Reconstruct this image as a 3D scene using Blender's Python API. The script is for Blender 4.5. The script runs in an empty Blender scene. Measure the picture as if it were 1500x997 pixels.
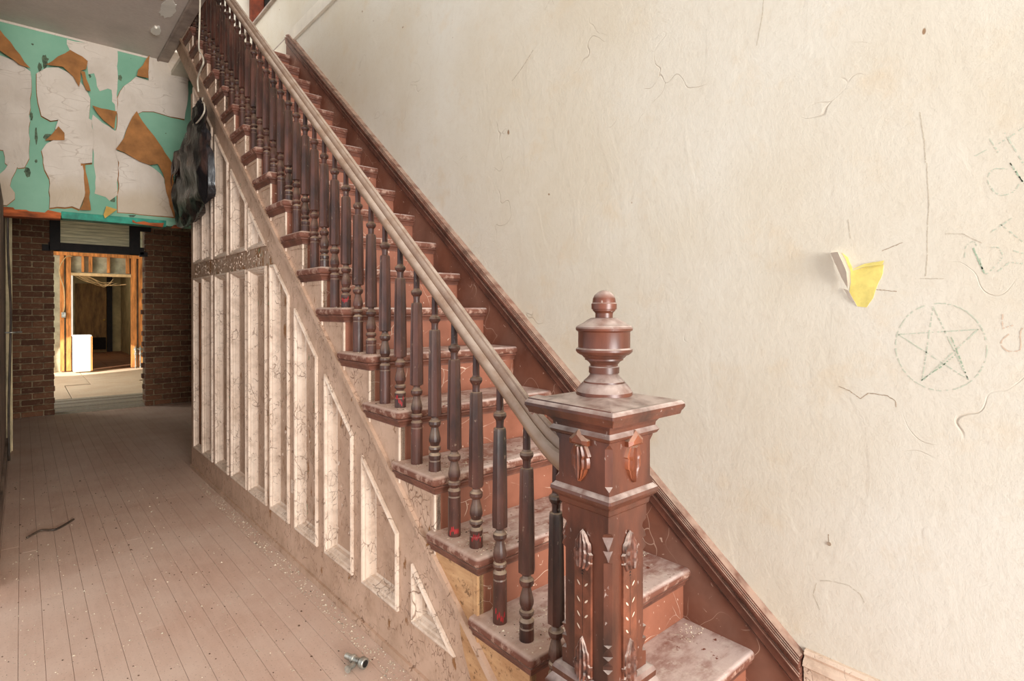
import bpy, bmesh, math, random
from mathutils import Vector, Matrix, noise
random.seed(7)
C = bpy.context.scene.collection
S = bpy.context.scene
PI = math.pi
# ------------------------------------------------------------ camera
cam = bpy.data.objects.new('camera', bpy.data.cameras.new('camera'))
C.objects.link(cam)
cam.location = (0, 0, 1.3252)
cam.rotation_euler = (PI/2 - 0.004, 0, -0.721)
cam.data.sensor_width = 36
cam.data.lens = 817.3/1500*36
cam.data.shift_y = -(498.5-455.1)/1500
cam.data.clip_start = 0.02
S.camera = cam
# ------------------------------------------------------------ light
S.view_settings.view_transform = 'Standard'
S.view_settings.look = 'None'
S.view_settings.gamma = 1
S.view_settings.use_curve_mapping = False
S.view_settings.exposure = 0.2
w = bpy.data.worlds.new('world'); S.world = w; w.use_nodes = True
w.node_tree.nodes['Background'].inputs[0].default_value = (0.93, 0.96, 1.0, 1)
w.node_tree.nodes['Background'].inputs[1].default_value = 1.1
def area(name, loc, target, sx, sy, power, col=(1, 1, 1)):
    l = bpy.data.lights.new(name, 'AREA'); l.shape = 'RECTANGLE'; l.size = sx; l.size_y = sy
    l.energy = power; l.color = col
    o = bpy.data.objects.new(name, l); C.objects.link(o); o.location = loc
    o.rotation_euler = (Vector(target)-Vector(loc)).to_track_quat('-Z', 'Y').to_euler()
    return o
area('entrance_daylight', (0.35, -2.1, 1.7), (0.8, 3.0, 1.3), 1.5, 2.6, 18, (1.0, 0.985, 0.96))
area('deep_hall_fill', (0.1, -7.0, 1.4), (0.6, 4.0, 2.0), 3.6, 3.0, 880, (1.0, 0.98, 0.95))  # added fill out front so light reaches the header and deep hall
area('upper_wall_fill', (0.2, -1.7, 4.6), (1.84, 1.6, 2.9), 1.6, 1.6, 62, (0.97, 0.985, 1.0))  # added lamp that brightens the upper right wall, no window behind it
area('landing_fill', (-0.5, 6.6, 5.4), (2.0, 6.9, 4.6), 1.2, 1.4, 26, (1.0, 0.98, 0.95))  # added lamp to light the upstairs landing, not an actual window
area('back_room_daylight', (-1.6, 12.4, 2.0), (1.2, 13.4, 0.2), 1.6, 1.4, 85, (1.0, 0.96, 0.88))
area('far_room_area', (1.2, 18.6, 2.5), (1.6, 19.2, 0.0), 0.8, 0.8, 9, (1.0, 0.9, 0.72))  # area lamp under the far room ceiling, aimed at the floor
def spot(name, loc, target, ang, power, blend=.05, r=.02):
    l = bpy.data.lights.new(name, 'SPOT'); l.spot_size = math.radians(ang); l.energy = power; l.spot_blend = blend
    l.shadow_soft_size = r; l.color = (1.0, 0.95, 0.86)
    o = bpy.data.objects.new(name, l); C.objects.link(o); o.location = loc
    o.rotation_euler = (Vector(target)-Vector(loc)).to_track_quat('-Z', 'Y').to_euler()
spot('sunbeam_back_room', (-2.2, 12.0, 2.2), (0.9, 14.55, 0.30), 15, 2200)
# ------------------------------------------------------------ materials
def srgb(r, g, b):
    def f(c):
        c /= 255.0
        return c/12.92 if c <= .04045 else ((c+.055)/1.055)**2.4
    return (f(r), f(g), f(b), 1)
class NT:
    def __init__(s, name):
        s.m = bpy.data.materials.new(name); s.m.use_nodes = True
        s.t = s.m.node_tree; s.n = s.t.nodes; s.b = s.n['Principled BSDF']
        s.geo = s.n.new('ShaderNodeNewGeometry')
    def link(s, a, b): s.t.links.new(a, b)
    def mapping(s, scale):
        mp = s.n.new('ShaderNodeMapping'); mp.inputs['Scale'].default_value = scale
        s.link(s.geo.outputs['Position'], mp.inputs[0]); return mp.outputs[0]
    def noise(s, scale, detail=4, rough=.55, vec=None, dist=0):
        n = s.n.new('ShaderNodeTexNoise'); n.inputs['Scale'].default_value = scale
        n.inputs['Detail'].default_value = detail; n.inputs['Roughness'].default_value = rough
        n.inputs['Distortion'].default_value = dist
        s.link(vec or s.geo.outputs['Position'], n.inputs['Vector']); return n.outputs['Fac']
    def voro(s, scale, vec=None, feature='DISTANCE_TO_EDGE'):
        n = s.n.new('ShaderNodeTexVoronoi'); n.feature = feature; n.inputs['Scale'].default_value = scale
        s.link(vec or s.geo.outputs['Position'], n.inputs['Vector']); return n.outputs['Distance']
    def warp(s, amt, scale, vec=None):
        n = s.n.new('ShaderNodeTexNoise'); n.inputs['Scale'].default_value = scale
        s.link(vec or s.geo.outputs['Position'], n.inputs['Vector'])
        v = s.n.new('ShaderNodeVectorMath'); v.operation = 'MULTIPLY_ADD'
        v.inputs[1].default_value = (amt,)*3
        s.link(n.outputs['Color'], v.inputs[0]); s.link(vec or s.geo.outputs['Position'], v.inputs[2]); return v.outputs[0]
    def ramp(s, fac, a, b, lo=0., hi=1.):
        m = s.n.new('ShaderNodeMapRange'); m.inputs[1].default_value = a; m.inputs[2].default_value = b
        m.inputs[3].default_value = lo; m.inputs[4].default_value = hi; s.link(fac, m.inputs[0]); return m.outputs[0]
    def mul(s, a, b, op='MULTIPLY'):
        m = s.n.new('ShaderNodeMath'); m.operation = op
        for i, x in enumerate((a, b)):
            if isinstance(x, (int, float)): m.inputs[i].default_value = x
            else: s.link(x, m.inputs[i])
        return m.outputs[0]
    def mix(s, fac, a, b):
        m = s.n.new('ShaderNodeMix'); m.data_type = 'RGBA'
        if isinstance(fac, (int, float)): m.inputs[0].default_value = fac
        else: s.link(fac, m.inputs[0])
        for i, x in ((6, a), (7, b)):
            if isinstance(x, tuple): m.inputs[i].default_value = x
            else: s.link(x, m.inputs[i])
        return m.outputs[2]
    def up(s, lo=.25, hi=.95):
        x = s.n.new('ShaderNodeSeparateXYZ'); s.link(s.geo.outputs['Normal'], x.inputs[0]); return s.ramp(x.outputs[2], lo, hi)
    def rand(s):
        return s.n.new('ShaderNodeObjectInfo').outputs['Random']
    def out(s, col, rough=.6, bump=None, strength=.3, dist=.01, spec=.4):
        if isinstance(col, tuple): s.b.inputs['Base Color'].default_value = col
        else: s.link(col, s.b.inputs['Base Color'])
        if isinstance(rough, (int, float)): s.b.inputs['Roughness'].default_value = rough
        else: s.link(rough, s.b.inputs['Roughness'])
        s.b.inputs['Specular IOR Level'].default_value = spec
        if bump is not None:
            b = s.n.new('ShaderNodeBump'); b.inputs['Strength'].default_value = strength; b.inputs['Distance'].default_value = dist
            s.link(bump, b.inputs['Height']); s.link(b.outputs[0], s.b.inputs['Normal'])
        return s.m
def simple(name, c, rough=.6, var=.15, scale=12, dust=None, dustc=(178, 160, 145), bump=.15, spec=.4, stretch=None, metal=0, worn=None):
    t = NT(name)
    v = t.mapping(stretch) if stretch else None
    n = t.noise(scale, 5, .6, v)
    dark = srgb(*[x*(1-var*1.6) for x in c]); lite = srgb(*[min(255, x*(1+var)) for x in c])
    col = t.mix(t.ramp(n, .3, .7), dark, lite)
    r = rough
    if dust is not None:
        f = t.mul(t.up(*dust[:2]), dust[2])
        f2 = t.mul(f, t.ramp(t.noise(18, 5), .25, .6))
        col = t.mix(f2, col, srgb(*dustc))
    if worn:
        e = t.ramp(t.geo.outputs['Pointiness'], worn[0], worn[1], 0, worn[2])
        col = t.mix(t.mul(e, t.ramp(t.noise(30, 4), .3, .6, .3, 1)), col, srgb(*dustc))
        sc_ = t.ramp(t.noise(60, 3, .7, t.mapping((1, 1, .5))), .66, .72, 0, .5)
        col = t.mix(sc_, col, srgb(*dustc))
    t.b.inputs['Metallic'].default_value = metal
    return t.out(col, r, t.noise(scale*6, 4, .6, v), bump, .004, spec)
M = {}
# right wall plaster
t = NT('plaster_cream')
big = t.noise(.9, 4, .6); mid = t.noise(5, 6, .65)
col = t.mix(t.ramp(big, .35, .65), srgb(214, 204, 184), srgb(224, 219, 206))
col = t.mix(t.mul(t.ramp(mid, .56, .72), .35), col, srgb(214, 192, 158))
sp = t.voro(7, t.warp(.3, 3), 'F1')
col = t.mix(t.mul(t.ramp(sp, .055, .035), t.ramp(t.noise(3.1, 2), .5, .55)), col, srgb(150, 120, 92))
cr = t.voro(2.3, t.warp(.5, 4)); crm = t.mul(t.ramp(cr, .006, .0), t.ramp(t.noise(2.2, 3), .56, .62))
col = t.mix(t.mul(crm, .4), col, srgb(150, 128, 105))
ridge = t.ramp(t.noise(3.0, 3, .5, t.mapping((1, 1.6, .7)), .6), .47, .53)
col = t.mix(t.ramp(t.noise(26, 8, .75), .5, .62, 0, .12), col, srgb(196, 180, 156))
h = t.mul(t.mul(t.noise(46, 8, .75), .9), t.mul(t.noise(7, 5, .6), .8), 'ADD')
h = t.mul(h, t.mul(ridge, .22), 'ADD')
h = t.mul(h, t.mul(crm, .9), 'SUBTRACT')
M['wall'] = t.out(col, .62, h, .38, .005, .25)
M['upper'] = simple('plaster_upper', (232, 224, 208), .8, .05, 3, bump=.2)
# ceiling
t = NT('ceiling_paint')
n = t.noise(30, 6, .7, t.mapping((1, 3, 1)))
col = t.mix(t.ramp(n, .3, .7), srgb(206, 192, 182), srgb(222, 210, 200))
col = t.mix(t.ramp(t.noise(1.6, 3), .45, .7, 0, .6), col, srgb(180, 168, 160))
M['ceiling'] = t.out(col, .8, n, .2, .004)
M['trimgrey'] = simple('grey_trim_paint', (170, 155, 145), .7, .1, 8, bump=.2)
# cream crackled panelling
def crackle(name, base, dustc, flake, amt=.75, wood=(150, 105, 65)):
    t = NT(name)
    wv = t.warp(.06, 12)
    n = t.noise(4, 4)
    col = t.mix(t.ramp(n, .35, .65), srgb(*base), srgb(*dustc))
    v1 = t.voro(17, t.warp(.05, 14, t.mapping((1, 1, .75))))
    v1 = t.mul(v1, t.ramp(t.noise(8, 3), .45, .55, .0, 1.0), 'ADD')
    v2 = t.voro(34, t.warp(.04, 25, t.mapping((1, 1.3, .6))))
    c1 = t.mul(t.mul(t.ramp(v1, .032, .01), t.ramp(t.noise(5, 5, .65), .43, .55)), t.mul(t.ramp(v2, .035, .01), t.ramp(t.noise(11, 5, .65), .5, .57)), 'MAXIMUM')
    col = t.mix(t.mul(c1, amt), col, srgb(110, 74, 50))
    fl = t.ramp(t.noise(9, 8, .72, t.mapping((1, 2.2, .8))), flake, flake+.02)
    col = t.mix(fl, col, t.mix(t.ramp(t.noise(25, 2), .62, .66), srgb(*wood), srgb(96, 138, 100)))
    grime = t.ramp(t.noise(14, 8, .7), .47, .7, 0, .5)
    col = t.mix(grime, col, srgb(150, 118, 92))
    h = t.mul(t.mul(c1, -1.0), t.mul(fl, -1.2), 'ADD')
    h = t.mul(h, t.mul(t.noise(60, 4), .4), 'ADD')
    return t.out(col, .55, h, .5, .003, .35)
M['panel'] = crackle('crackled_cream_paint', (208, 176, 152), (190, 158, 134), .625)
M['panelw'] = crackle('crackled_pale_lit_paint', (234, 214, 194), (224, 200, 178), .68)  # paler copy of the panelling cream; light on the mouldings is in the colour
M['panelfar'] = crackle('badly_flaked_cream_paint', (206, 176, 152), (184, 154, 130), .575, .9)
M['panelrot'] = crackle('flaking_rail_paint', (190, 164, 142), (172, 142, 120), .53, .8)
t = NT('bare_step_wood')
n = t.noise(10, 6, .6, t.mapping((1, 1, 4)))
col = t.mix(t.ramp(n, .3, .7), srgb(178, 132, 90), srgb(208, 166, 122))
col = t.mix(t.ramp(t.noise(45, 6, .75), .56, .64, 0, .8), col, srgb(92, 60, 34))
M['bare'] = t.out(col, .7, n, .3, .003)
# stair paints
t = NT('brown_stair_paint')
n = t.noise(6, 5)
col = t.mix(t.ramp(n, .3, .7), srgb(126, 76, 56), srgb(152, 96, 74))
s1 = t.ramp(t.noise(55, 2, .5, t.warp(.05, 20)), .70, .74)
s2 = t.ramp(t.voro(5, t.warp(.35, 3)), .006, .001); s2 = t.mul(s2, t.ramp(t.noise(7, 3), .5, .6))
col = t.mix(t.mul(t.mul(s1, s2, 'MAXIMUM'), .75), col, srgb(228, 206, 184))
col = t.mix(t.mul(t.up(.5, .95), t.ramp(t.noise(14, 4), .2, .6, .4, .9)), col, srgb(190, 165, 148))
M['riser'] = t.out(col, .5, n, .15, .003)
t = NT('brown_skirt_paint')
n = t.noise(5, 6)
col = t.mix(t.ramp(n, .3, .7), srgb(100, 60, 45), srgb(130, 82, 62))
s2 = t.ramp(t.voro(4.3, t.warp(.5, 3.2)), .007, .001); s2 = t.mul(s2, t.ramp(t.noise(5, 3), .45, .6))
s1 = t.ramp(t.noise(42, 2, .5, t.warp(.08, 20)), .71, .75)
col = t.mix(t.mul(t.mul(s1, s2, 'MAXIMUM'), .7), col, srgb(224, 198, 176))
col = t.mix(t.ramp(t.noise(2.2, 5), .45, .75, 0, .5), col, srgb(168, 136, 120))
M['skirt'] = t.out(col, .55, n, .15, .003)
t = NT('worn_tread_paint')
n = t.noise(7, 7, .65, t.mapping((.7, 1.6, 1)))
col = t.mix(t.ramp(n, .38, .6), srgb(146, 102, 88), srgb(206, 184, 174))
col = t.mix(t.ramp(t.noise(30, 6, .7), .5, .68, 0, .8), col, srgb(214, 198, 186))
col = t.mix(t.ramp(t.noise(22, 5, .7), .62, .66), col, srgb(124, 66, 48))
x = t.n.new('ShaderNodeSeparateXYZ'); t.link(t.geo.outputs['Position'], x.inputs[0])
edge = t.ramp(t.mul(x.outputs[0], t.mul(t.noise(9, 3), .12), 'ADD'), 1.26, 1.12)
col = t.mix(t.mul(edge, .7), col, srgb(190, 160, 140))
col = t.mix(t.up(.35, .8), t.mix(t.ramp(t.noise(25, 6, .7), .5, .64), srgb(112, 68, 52), srgb(176, 142, 124)), col)
M['tread'] = t.out(col, .7, t.noise(50, 6, .7), .35, .003)
M['nosing'] = simple('brown_mould_paint', (108, 68, 54), .5, .2, 10, (.2, .9, .8), (186, 160, 142))
M['baluster'] = simple('dark_baluster_wood', (74, 44, 35), .36, .35, 14, (.05, .7, 1.0), (176, 152, 128), .12, .5, (1, 1, .35), worn=(.60, .72, .75))
M['carve'] = simple('carved_dusty_wood', (96, 58, 44), .5, .35, 40, (.0, .6, .9), (206, 186, 172), .3, .4)
M['newel'] = simple('newel_wood', (88, 48, 33), .36, .3, 9, (.25, .75, 1.0), (190, 172, 162), .12, .5, (1, 1, .3), worn=(2.0, 3.0, .0))
M['strip'] = simple('carved_strip_wood', (108, 62, 44), .4, .25, 12)
M['newelhi'] = simple('carved_orange_wood', (116, 62, 38), .34, .3, 14, (.1, .8, .7), (196, 172, 150), .2, .5, (1, 1, .4))
M['notch'] = simple('pale_notch', (214, 190, 168), .6, .1, 20)
t = NT('dusty_handrail')
n = t.noise(6, 6, .6, t.mapping((3, .6, .6)))
col = t.mix(t.ramp(n, .3, .7), srgb(112, 80, 62), srgb(158, 130, 106))
col = t.mix(t.mul(t.up(.0, .8), t.ramp(t.noise(13, 6, .65), .35, .62, .15, .85)), col, srgb(186, 170, 156))
M['rail'] = t.out(col, .42, n, .1, .003, .5)
M['redpaint'] = simple('red_chip', (176, 40, 44), .6, .2)
# header
t = NT('green_wall_paint')
col = t.mix(t.ramp(t.noise(3, 5), .3, .7), srgb(120, 170, 142), srgb(142, 188, 160))
col = t.mix(t.ramp(t.noise(9, 5, .6), .69, .71), col, srgb(74, 92, 74))
M['green'] = t.out(col, .7, t.noise(40, 4), .1, .003)
M['teal'] = simple('teal_edge_paint', (42, 148, 122), .6, .15, 12)
t = NT('old_wallpaper')
col = t.mix(t.ramp(t.noise(4, 4), .3, .7), srgb(206, 192, 176), srgb(224, 212, 198))
xx = t.n.new('ShaderNodeSeparateXYZ'); t.link(t.geo.outputs['Position'], xx.inputs[0])
lowz = t.ramp(t.mul(xx.outputs[2], t.mul(t.noise(5, 3), .2), 'ADD'), 2.6, 2.42)
ck = t.mul(t.ramp(t.voro(7, t.warp(.3, 5, t.mapping((.6, 1, 1.5)))), .03, .005), t.ramp(t.noise(4, 2), .5, .6))
col = t.mix(t.mul(ck, .35), col, srgb(140, 112, 86))
col = t.mix(t.mul(lowz, .55), col, srgb(190, 168, 136))
M['paper'] = t.out(col, .8, t.noise(5, 4, .5, t.mapping((1.4, 1, .7)), 1.0), .8, .03)
M['paperback'] = simple('wallpaper_backing', (166, 112, 62), .8, .12, 8)
M['yellowpaper'] = simple('yellowed_paper', (206, 164, 82), .8, .1, 8)
M['lath'] = simple('orange_lath', (164, 84, 42), .8, .3, 12, stretch=(.5, 2, 2))
M['stain'] = simple('dark_bare_patch', (84, 100, 78), .8, .3, 30)
M['crack'] = simple('crack_line', (172, 152, 130), .9, .05, 30)
M['crackgrey'] = simple('fine_crack_line', (198, 186, 166), .9, .03, 30)
M['crayon'] = simple('green_crayon', (196, 202, 182), .9, .03, 60)
M['crayondark'] = simple('green_crayon_heavy', (164, 184, 158), .9, .03, 60)
M['crayonpink'] = simple('pink_crayon', (214, 190, 168), .9, .03, 60)
M['yellow'] = simple('yellow_underpaint', (232, 214, 122), .7, .06, 20)
M['flap'] = simple('curled_paint', (226, 216, 200), .6, .05, 8)
# bricks, floors
def brickmat(nm, a, b, c):
    t = NT(nm)
    r = t.rand()
    col = t.mix(t.ramp(r, 0, 1), srgb(*a), srgb(*b))
    col = t.mix(t.ramp(t.noise(26, 5, .7), .52, .7, 0, .55), col, srgb(*c))
    return t.out(col, .9, t.noise(60, 5, .7), .6, .006, .2)
M['brick'] = brickmat('old_brick', (88, 58, 43), (126, 86, 62), (150, 124, 96))
M['mortar'] = simple('mortar', (142, 120, 92), .95, .2, 20, bump=.5)
def plankmat(nm, a, b, c, dustc, rough=.7):
    t = NT(nm)
    r = t.rand()
    col = t.mix(t.ramp(r, 0, 1), srgb(*a), srgb(*b))
    col = t.mix(t.ramp(t.noise(9, 7, .65, t.mapping((5, .5, 1))), .35, .7, 0, .5), col, srgb(*c))
    col = t.mix(t.ramp(t.noise(2.4, 6, .6), .35, .65, .1, .75), col, srgb(*dustc))
    col = t.mix(t.ramp(t.noise(120, 3, .6), .62, .70, 0, .6), col, srgb(120, 92, 76))
    col = t.mix(t.ramp(t.noise(90, 2, .6), .68, .73, 0, .7), col, srgb(226, 210, 196))
    return t.out(col, rough, t.noise(70, 5, .7), .3, .002, .3)
M['plank'] = plankmat('dusty_floorboard', (204, 170, 150), (212, 180, 160), (180, 144, 124), (220, 196, 178))
M['greyplank'] = plankmat('grey_board', (150, 140, 128), (186, 172, 150), (120, 108, 96), (170, 160, 144))
M['ply'] = plankmat('dusty_plywood', (206, 176, 146), (220, 190, 160), (190, 160, 130), (226, 206, 180))
M['farfloor'] = plankmat('far_board', (140, 84, 54), (158, 100, 66), (120, 74, 50), (160, 120, 90))
M['groove'] = simple('dirt_filled_joint', (142, 114, 100), .95, .3, 6)
M['dark'] = simple('dark_void', (26, 20, 16), .95, .2)
M['soot'] = simple('black_frame_wood', (30, 22, 18), .7, .3, 10)
M['stud'] = simple('orange_stud_lumber', (214, 138, 74), .8, .18, 6, stretch=(4, 4, .6))
M['studw'] = simple('pale_lumber', (226, 190, 138), .8, .1, 6)
M['drywall'] = simple('grey_gypsum', (168, 166, 140), .9, .14, 5)
M['white'] = simple('white_enamel', (240, 236, 226), .5, .03, 5)
M['doorbrown'] = simple('old_brown_door', (140, 104, 60), .7, .18, 5, stretch=(3, 3, .6))
M['fartan'] = simple('tan_far_wall', (186, 166, 122), .9, .1, 3)
M['cable'] = simple('tan_cable', (206, 170, 118), .6, .1)
M['whitecord'] = simple('white_cord', (214, 204, 184), .6, .1)
M['metal'] = simple('galvanised_metal', (168, 166, 156), .4, .25, 30, metal=.7)
M['pipe'] = simple('dark_pipe', (70, 58, 48), .5, .25, 10)
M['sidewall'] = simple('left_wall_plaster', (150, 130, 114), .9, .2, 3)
M['casing'] = simple('aged_casing', (204, 186, 146), .7, .15, 6)
M['redbrown'] = simple('red_brown_woodwork', (128, 58, 34), .6, .2, 8)
M['orangewall'] = simple('peach_wall', (226, 164, 110), .8, .1)
M['chip'] = simple('plaster_chip', (208, 190, 166), .9, .25, 50)
M['chipdark'] = simple('dark_debris', (78, 56, 40), .9, .3, 50)
t = NT('black_plastic')
col = t.mix(t.ramp(t.noise(5, 4, .6, t.mapping((1, 2, .7))), .5, .66), srgb(22, 21, 24), srgb(70, 50, 44))
M['bag'] = t.out(col, t.ramp(t.noise(9, 3), .3, .7, .22, .55), t.noise(22, 4, .5, t.mapping((1, 1.2, .35))), .9, .012, .5)
t = NT('dusty_glass')
n = t.noise(6, 6, .65, t.mapping((.6, 1, 9)))
col = t.mix(t.ramp(n, .4, .62), srgb(190, 184, 150), srgb(244, 236, 202))
t.b.inputs['Transmission Weight'].default_value = .6
M['dustglass'] = t.out(col, .5, n, .2, .004)
M['greenpane'] = simple('green_painted_board', (104, 126, 100), .7, .15)
M['rawbrown'] = simple('raw_brown_wood', (140, 92, 56), .7, .2, 8, stretch=(4, 4, .5))
# ------------------------------------------------------------ helpers
def finish(name, bm, m, parent=None, smooth=False, loc=None):
    me = bpy.data.meshes.new(name); bmesh.ops.recalc_face_normals(bm, faces=bm.faces); bm.to_mesh(me); bm.free()
    o = bpy.data.objects.new(name, me); C.objects.link(o)
    if m is not None: me.materials.append(M[m])
    if smooth:
        for p in me.polygons: p.use_smooth = True
        if smooth != True:
            try: me.set_sharp_from_angle(angle=math.radians(smooth))
            except Exception: pass
    if parent is not None:
        o.parent = parent
        off = root_off(parent)
        if off.length > 0:
            me.transform(Matrix.Translation(-off))
    return o
def root_off(o):
    v = Vector((0, 0, 0))
    while o is not None: v += Vector(o.location); o = o.parent
    return v
def inst(name, me, loc, parent, rot=(0, 0, 0), scale=(1, 1, 1)):
    o = bpy.data.objects.new(name, me); C.objects.link(o); o.parent = parent
    o.location = Vector(loc) - (root_off(parent) if parent else Vector()); o.rotation_euler = rot; o.scale = scale
    return o
def thing(name, label, cat, loc=(0, 0, 0), group=None):
    o = bpy.data.objects.new(name, None); C.objects.link(o); o.location = loc; o.empty_display_size = .1
    o['label'] = label; o['category'] = cat
    if group: o['group'] = group
    return o
def tag(o, label=None, cat=None, group=None, kind=None):
    if label: o['label'] = label
    if cat: o['category'] = cat
    if group: o['group'] = group
    if kind: o['kind'] = kind
    return o
def bx(bm, x0, x1, y0, y1, z0, z1, bev=0, seg=2):
    r = bmesh.ops.create_cube(bm, size=1)
    vs = r['verts']
    for v in vs:
        v.co = ((x0+x1)/2+v.co.x*(x1-x0), (y0+y1)/2+v.co.y*(y1-y0), (z0+z1)/2+v.co.z*(z1-z0))
    if bev:
        es = {e for v in vs for e in v.link_edges}
        bmesh.ops.bevel(bm, geom=list(es), offset=bev, segments=seg, affect='EDGES', profile=.5)
def box(name, a, m, parent=None, bev=0, seg=2, smooth=False):
    bm = bmesh.new(); bx(bm, *a, bev=bev, seg=seg); return finish(name, bm, m, parent, smooth)
def prism(bm, pts, x0, x1, axis='x'):
    """polygon in the two other axes extruded along axis"""
    def mk(a, b, c): return {'x': (c, a, b), 'y': (a, c, b), 'z': (a, b, c)}[axis]
    lo = [bm.verts.new(mk(a, b, x0)) for a, b in pts]; hi = [bm.verts.new(mk(a, b, x1)) for a, b in pts]
    n = len(pts)
    bm.faces.new(lo); bm.faces.new(hi[::-1])
    for i in range(n): bm.faces.new((lo[i], lo[(i+1) % n], hi[(i+1) % n], hi[i]))
def prism_obj(name, pts, x0, x1, m, parent=None, axis='x', smooth=False):
    bm = bmesh.new(); prism(bm, pts, x0, x1, axis); return finish(name, bm, m, parent, smooth)
def loft(bm, rings, close=True, cap=True):
    rows = [[bm.verts.new(p) for p in r] for r in rings]
    n = len(rows[0])
    for a, b in zip(rows, rows[1:]):
        for i in range(n if close else n-1):
            bm.faces.new((a[i], a[(i+1) % n], b[(i+1) % n], b[i]))
    if cap:
        bm.faces.new(rows[0][::-1]); bm.faces.new(rows[-1])
def lathe(bm, prof, n=20, c=(0, 0), rot=0):
    loft(bm, [[(c[0]+r*math.cos(2*PI*i/n+rot), c[1]+r*math.sin(2*PI*i/n+rot), z) for i in range(n)] for z, r in prof])
def tube(name, pts, r, m, parent=None, seg=6, res=6):
    """smooth round cable through points"""
    P = [Vector(p) for p in pts]; out = []
    for i in range(len(P)-1):
        p0, p1, p2, p3 = P[max(i-1, 0)], P[i], P[i+1], P[min(i+2, len(P)-1)]
        for k in range(res):
            s = k/res
            out.append(.5*((2*p1)+(p2-p0)*s+(2*p0-5*p1+4*p2-p3)*s*s+(3*p1-p0-3*p2+p3)*s**3))
    out.append(P[-1])
    bm = bmesh.new(); rings = []
    for i, p in enumerate(out):
        d = (out[min(i+1, len(out)-1)]-out[max(i-1, 0)]).normalized()
        a = d.orthogonal().normalized() if i == 0 else (a - d*a.dot(d)).normalized()
        b = d.cross(a)
        rings.append([p+a*r*math.cos(2*PI*k/seg)+b*r*math.sin(2*PI*k/seg) for k in range(seg)])
    loft(bm, rings)
    return finish(name, bm, m, parent, True)
def struct(o): o['kind'] = 'structure'; return o
def inset_poly(pts, d):
    """offset a convex polygon (given in order) inwards by d"""
    n = len(pts); A = sum(pts[i][0]*pts[(i+1) % n][1]-pts[(i+1) % n][0]*pts[i][1] for i in range(n))
    s = 1 if A > 0 else -1
    L = []
    for i in range(n):
        (x0, y0), (x1, y1) = pts[i], pts[(i+1) % n]
        dx, dy = x1-x0, y1-y0; l = math.hypot(dx, dy); nx, ny = -dy/l*s, dx/l*s
        L.append((nx, ny, nx*x0+ny*y0+d))
    out = []
    for i in range(n):
        a1, b1, c1 = L[i-1]; a2, b2, c2 = L[i]; D = a1*b2-a2*b1
        out.append(((c1*b2-c2*b1)/D, (a1*c2-a2*c1)/D))
    return out
# ------------------------------------------------------------ key dimensions
RISE, RUN, Y0 = .19, .23604, .6187
SL = RISE/RUN
NL = -.498            # nosing line z = SL*y + NL
XL, XW = 1.026, 1.84  # left nosing, right wall
def ny(k): return Y0+RUN*k
FX = 1.065            # face of the panelling
# ============================================================ SETTING
wall_right = struct(prism_obj('wall_right', [(-2.2, -.05), (9.3, -.05), (9.3, 4.28), (5.1, 4.28), (5.1, 6.6), (-2.2, 6.6)], XW, XW+.15, 'wall'))
ledge = struct(prism_obj('trim_1', [(-2.2, 3.72), (5.07, 3.72), (5.25, 3.83), (-2.2, 3.83)], XW-.022, XW+.01, 'upper'))
prism_obj('ledge_cap', [(5.25, 3.80), (6.6, 3.80), (6.6, 3.815), (5.25, 3.815)], XW-.012, XW+.01, 'trimgrey', ledge)
struct(box('trim_2', (XW-.03, XW+.2, 5.12, 9.0, 4.28, 4.30), 'trimgrey'))
bm = bmesh.new()
bx(bm, -.26, -.11, 3.6, 9.3, -.05, 2.2); bx(bm, -.36, -.2, 3.6, 9.3, 2.2, 4.0)
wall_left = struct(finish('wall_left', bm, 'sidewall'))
struct(box('wall_upper_far', (-2, 5.0, 8.3, 8.4, 3.4, 6.6), 'upper'))
struct(box('ceiling_upper', (-2, 5, -2.2, 8.4, 6.6, 6.7), 'upper'))
# hall ceiling with its trim
bm = bmesh.new(); bx(bm, -2.2, 1.02, -2.2, 8.98, 3.69, 3.9)
ceiling = struct(finish('ceiling', bm, 'ceiling'))
tr3 = struct(box('trim_3', (.975, 1.06, -2.2, 6.2, 3.672, 3.95), 'trimgrey', bev=.004))
box('trim_bead', (.968, .985, -2.2, 6.2, 3.664, 3.688), 'trimgrey', tr3, bev=.003)
struct(box('ceiling_landing', (1.02, 2.6, 6.2, 8.3, 3.55, 3.8), 'ceiling'))
# hole and flakes in the ceiling
def flat_patch(name, pts, z, th, m, parent):
    return prism_obj(name, pts, z-th, z, m, parent, 'z')
def blob(cx, cy, rx, ry, n=16, j=.25, seed=1):
    rr = random.Random(seed)
    return [(cx+rx*(1-j*rr.random())*math.cos(2*PI*i/n), cy+ry*(1-j*rr.random())*math.sin(2*PI*i/n)) for i in range(n)]
flat_patch('bare_patch', blob(.873, 5.10, .06, .2, 30, .3, 3), 3.69, .004, 'white', ceiling)
flat_patch('bare_patch', blob(.80, 4.9, .03, .12, 12, .3, 4), 3.69, .003, 'yellowpaper', ceiling)
flat_patch('paint_flake', blob(.86, 5.55, .04, .1, 18, .55, 9), 3.69, .02, 'white', ceiling)
flat_patch('paint_flake', blob(.63, 4.75, .03, .03, 10, .4, 5), 3.69, .006, 'yellowpaper', ceiling)

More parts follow.
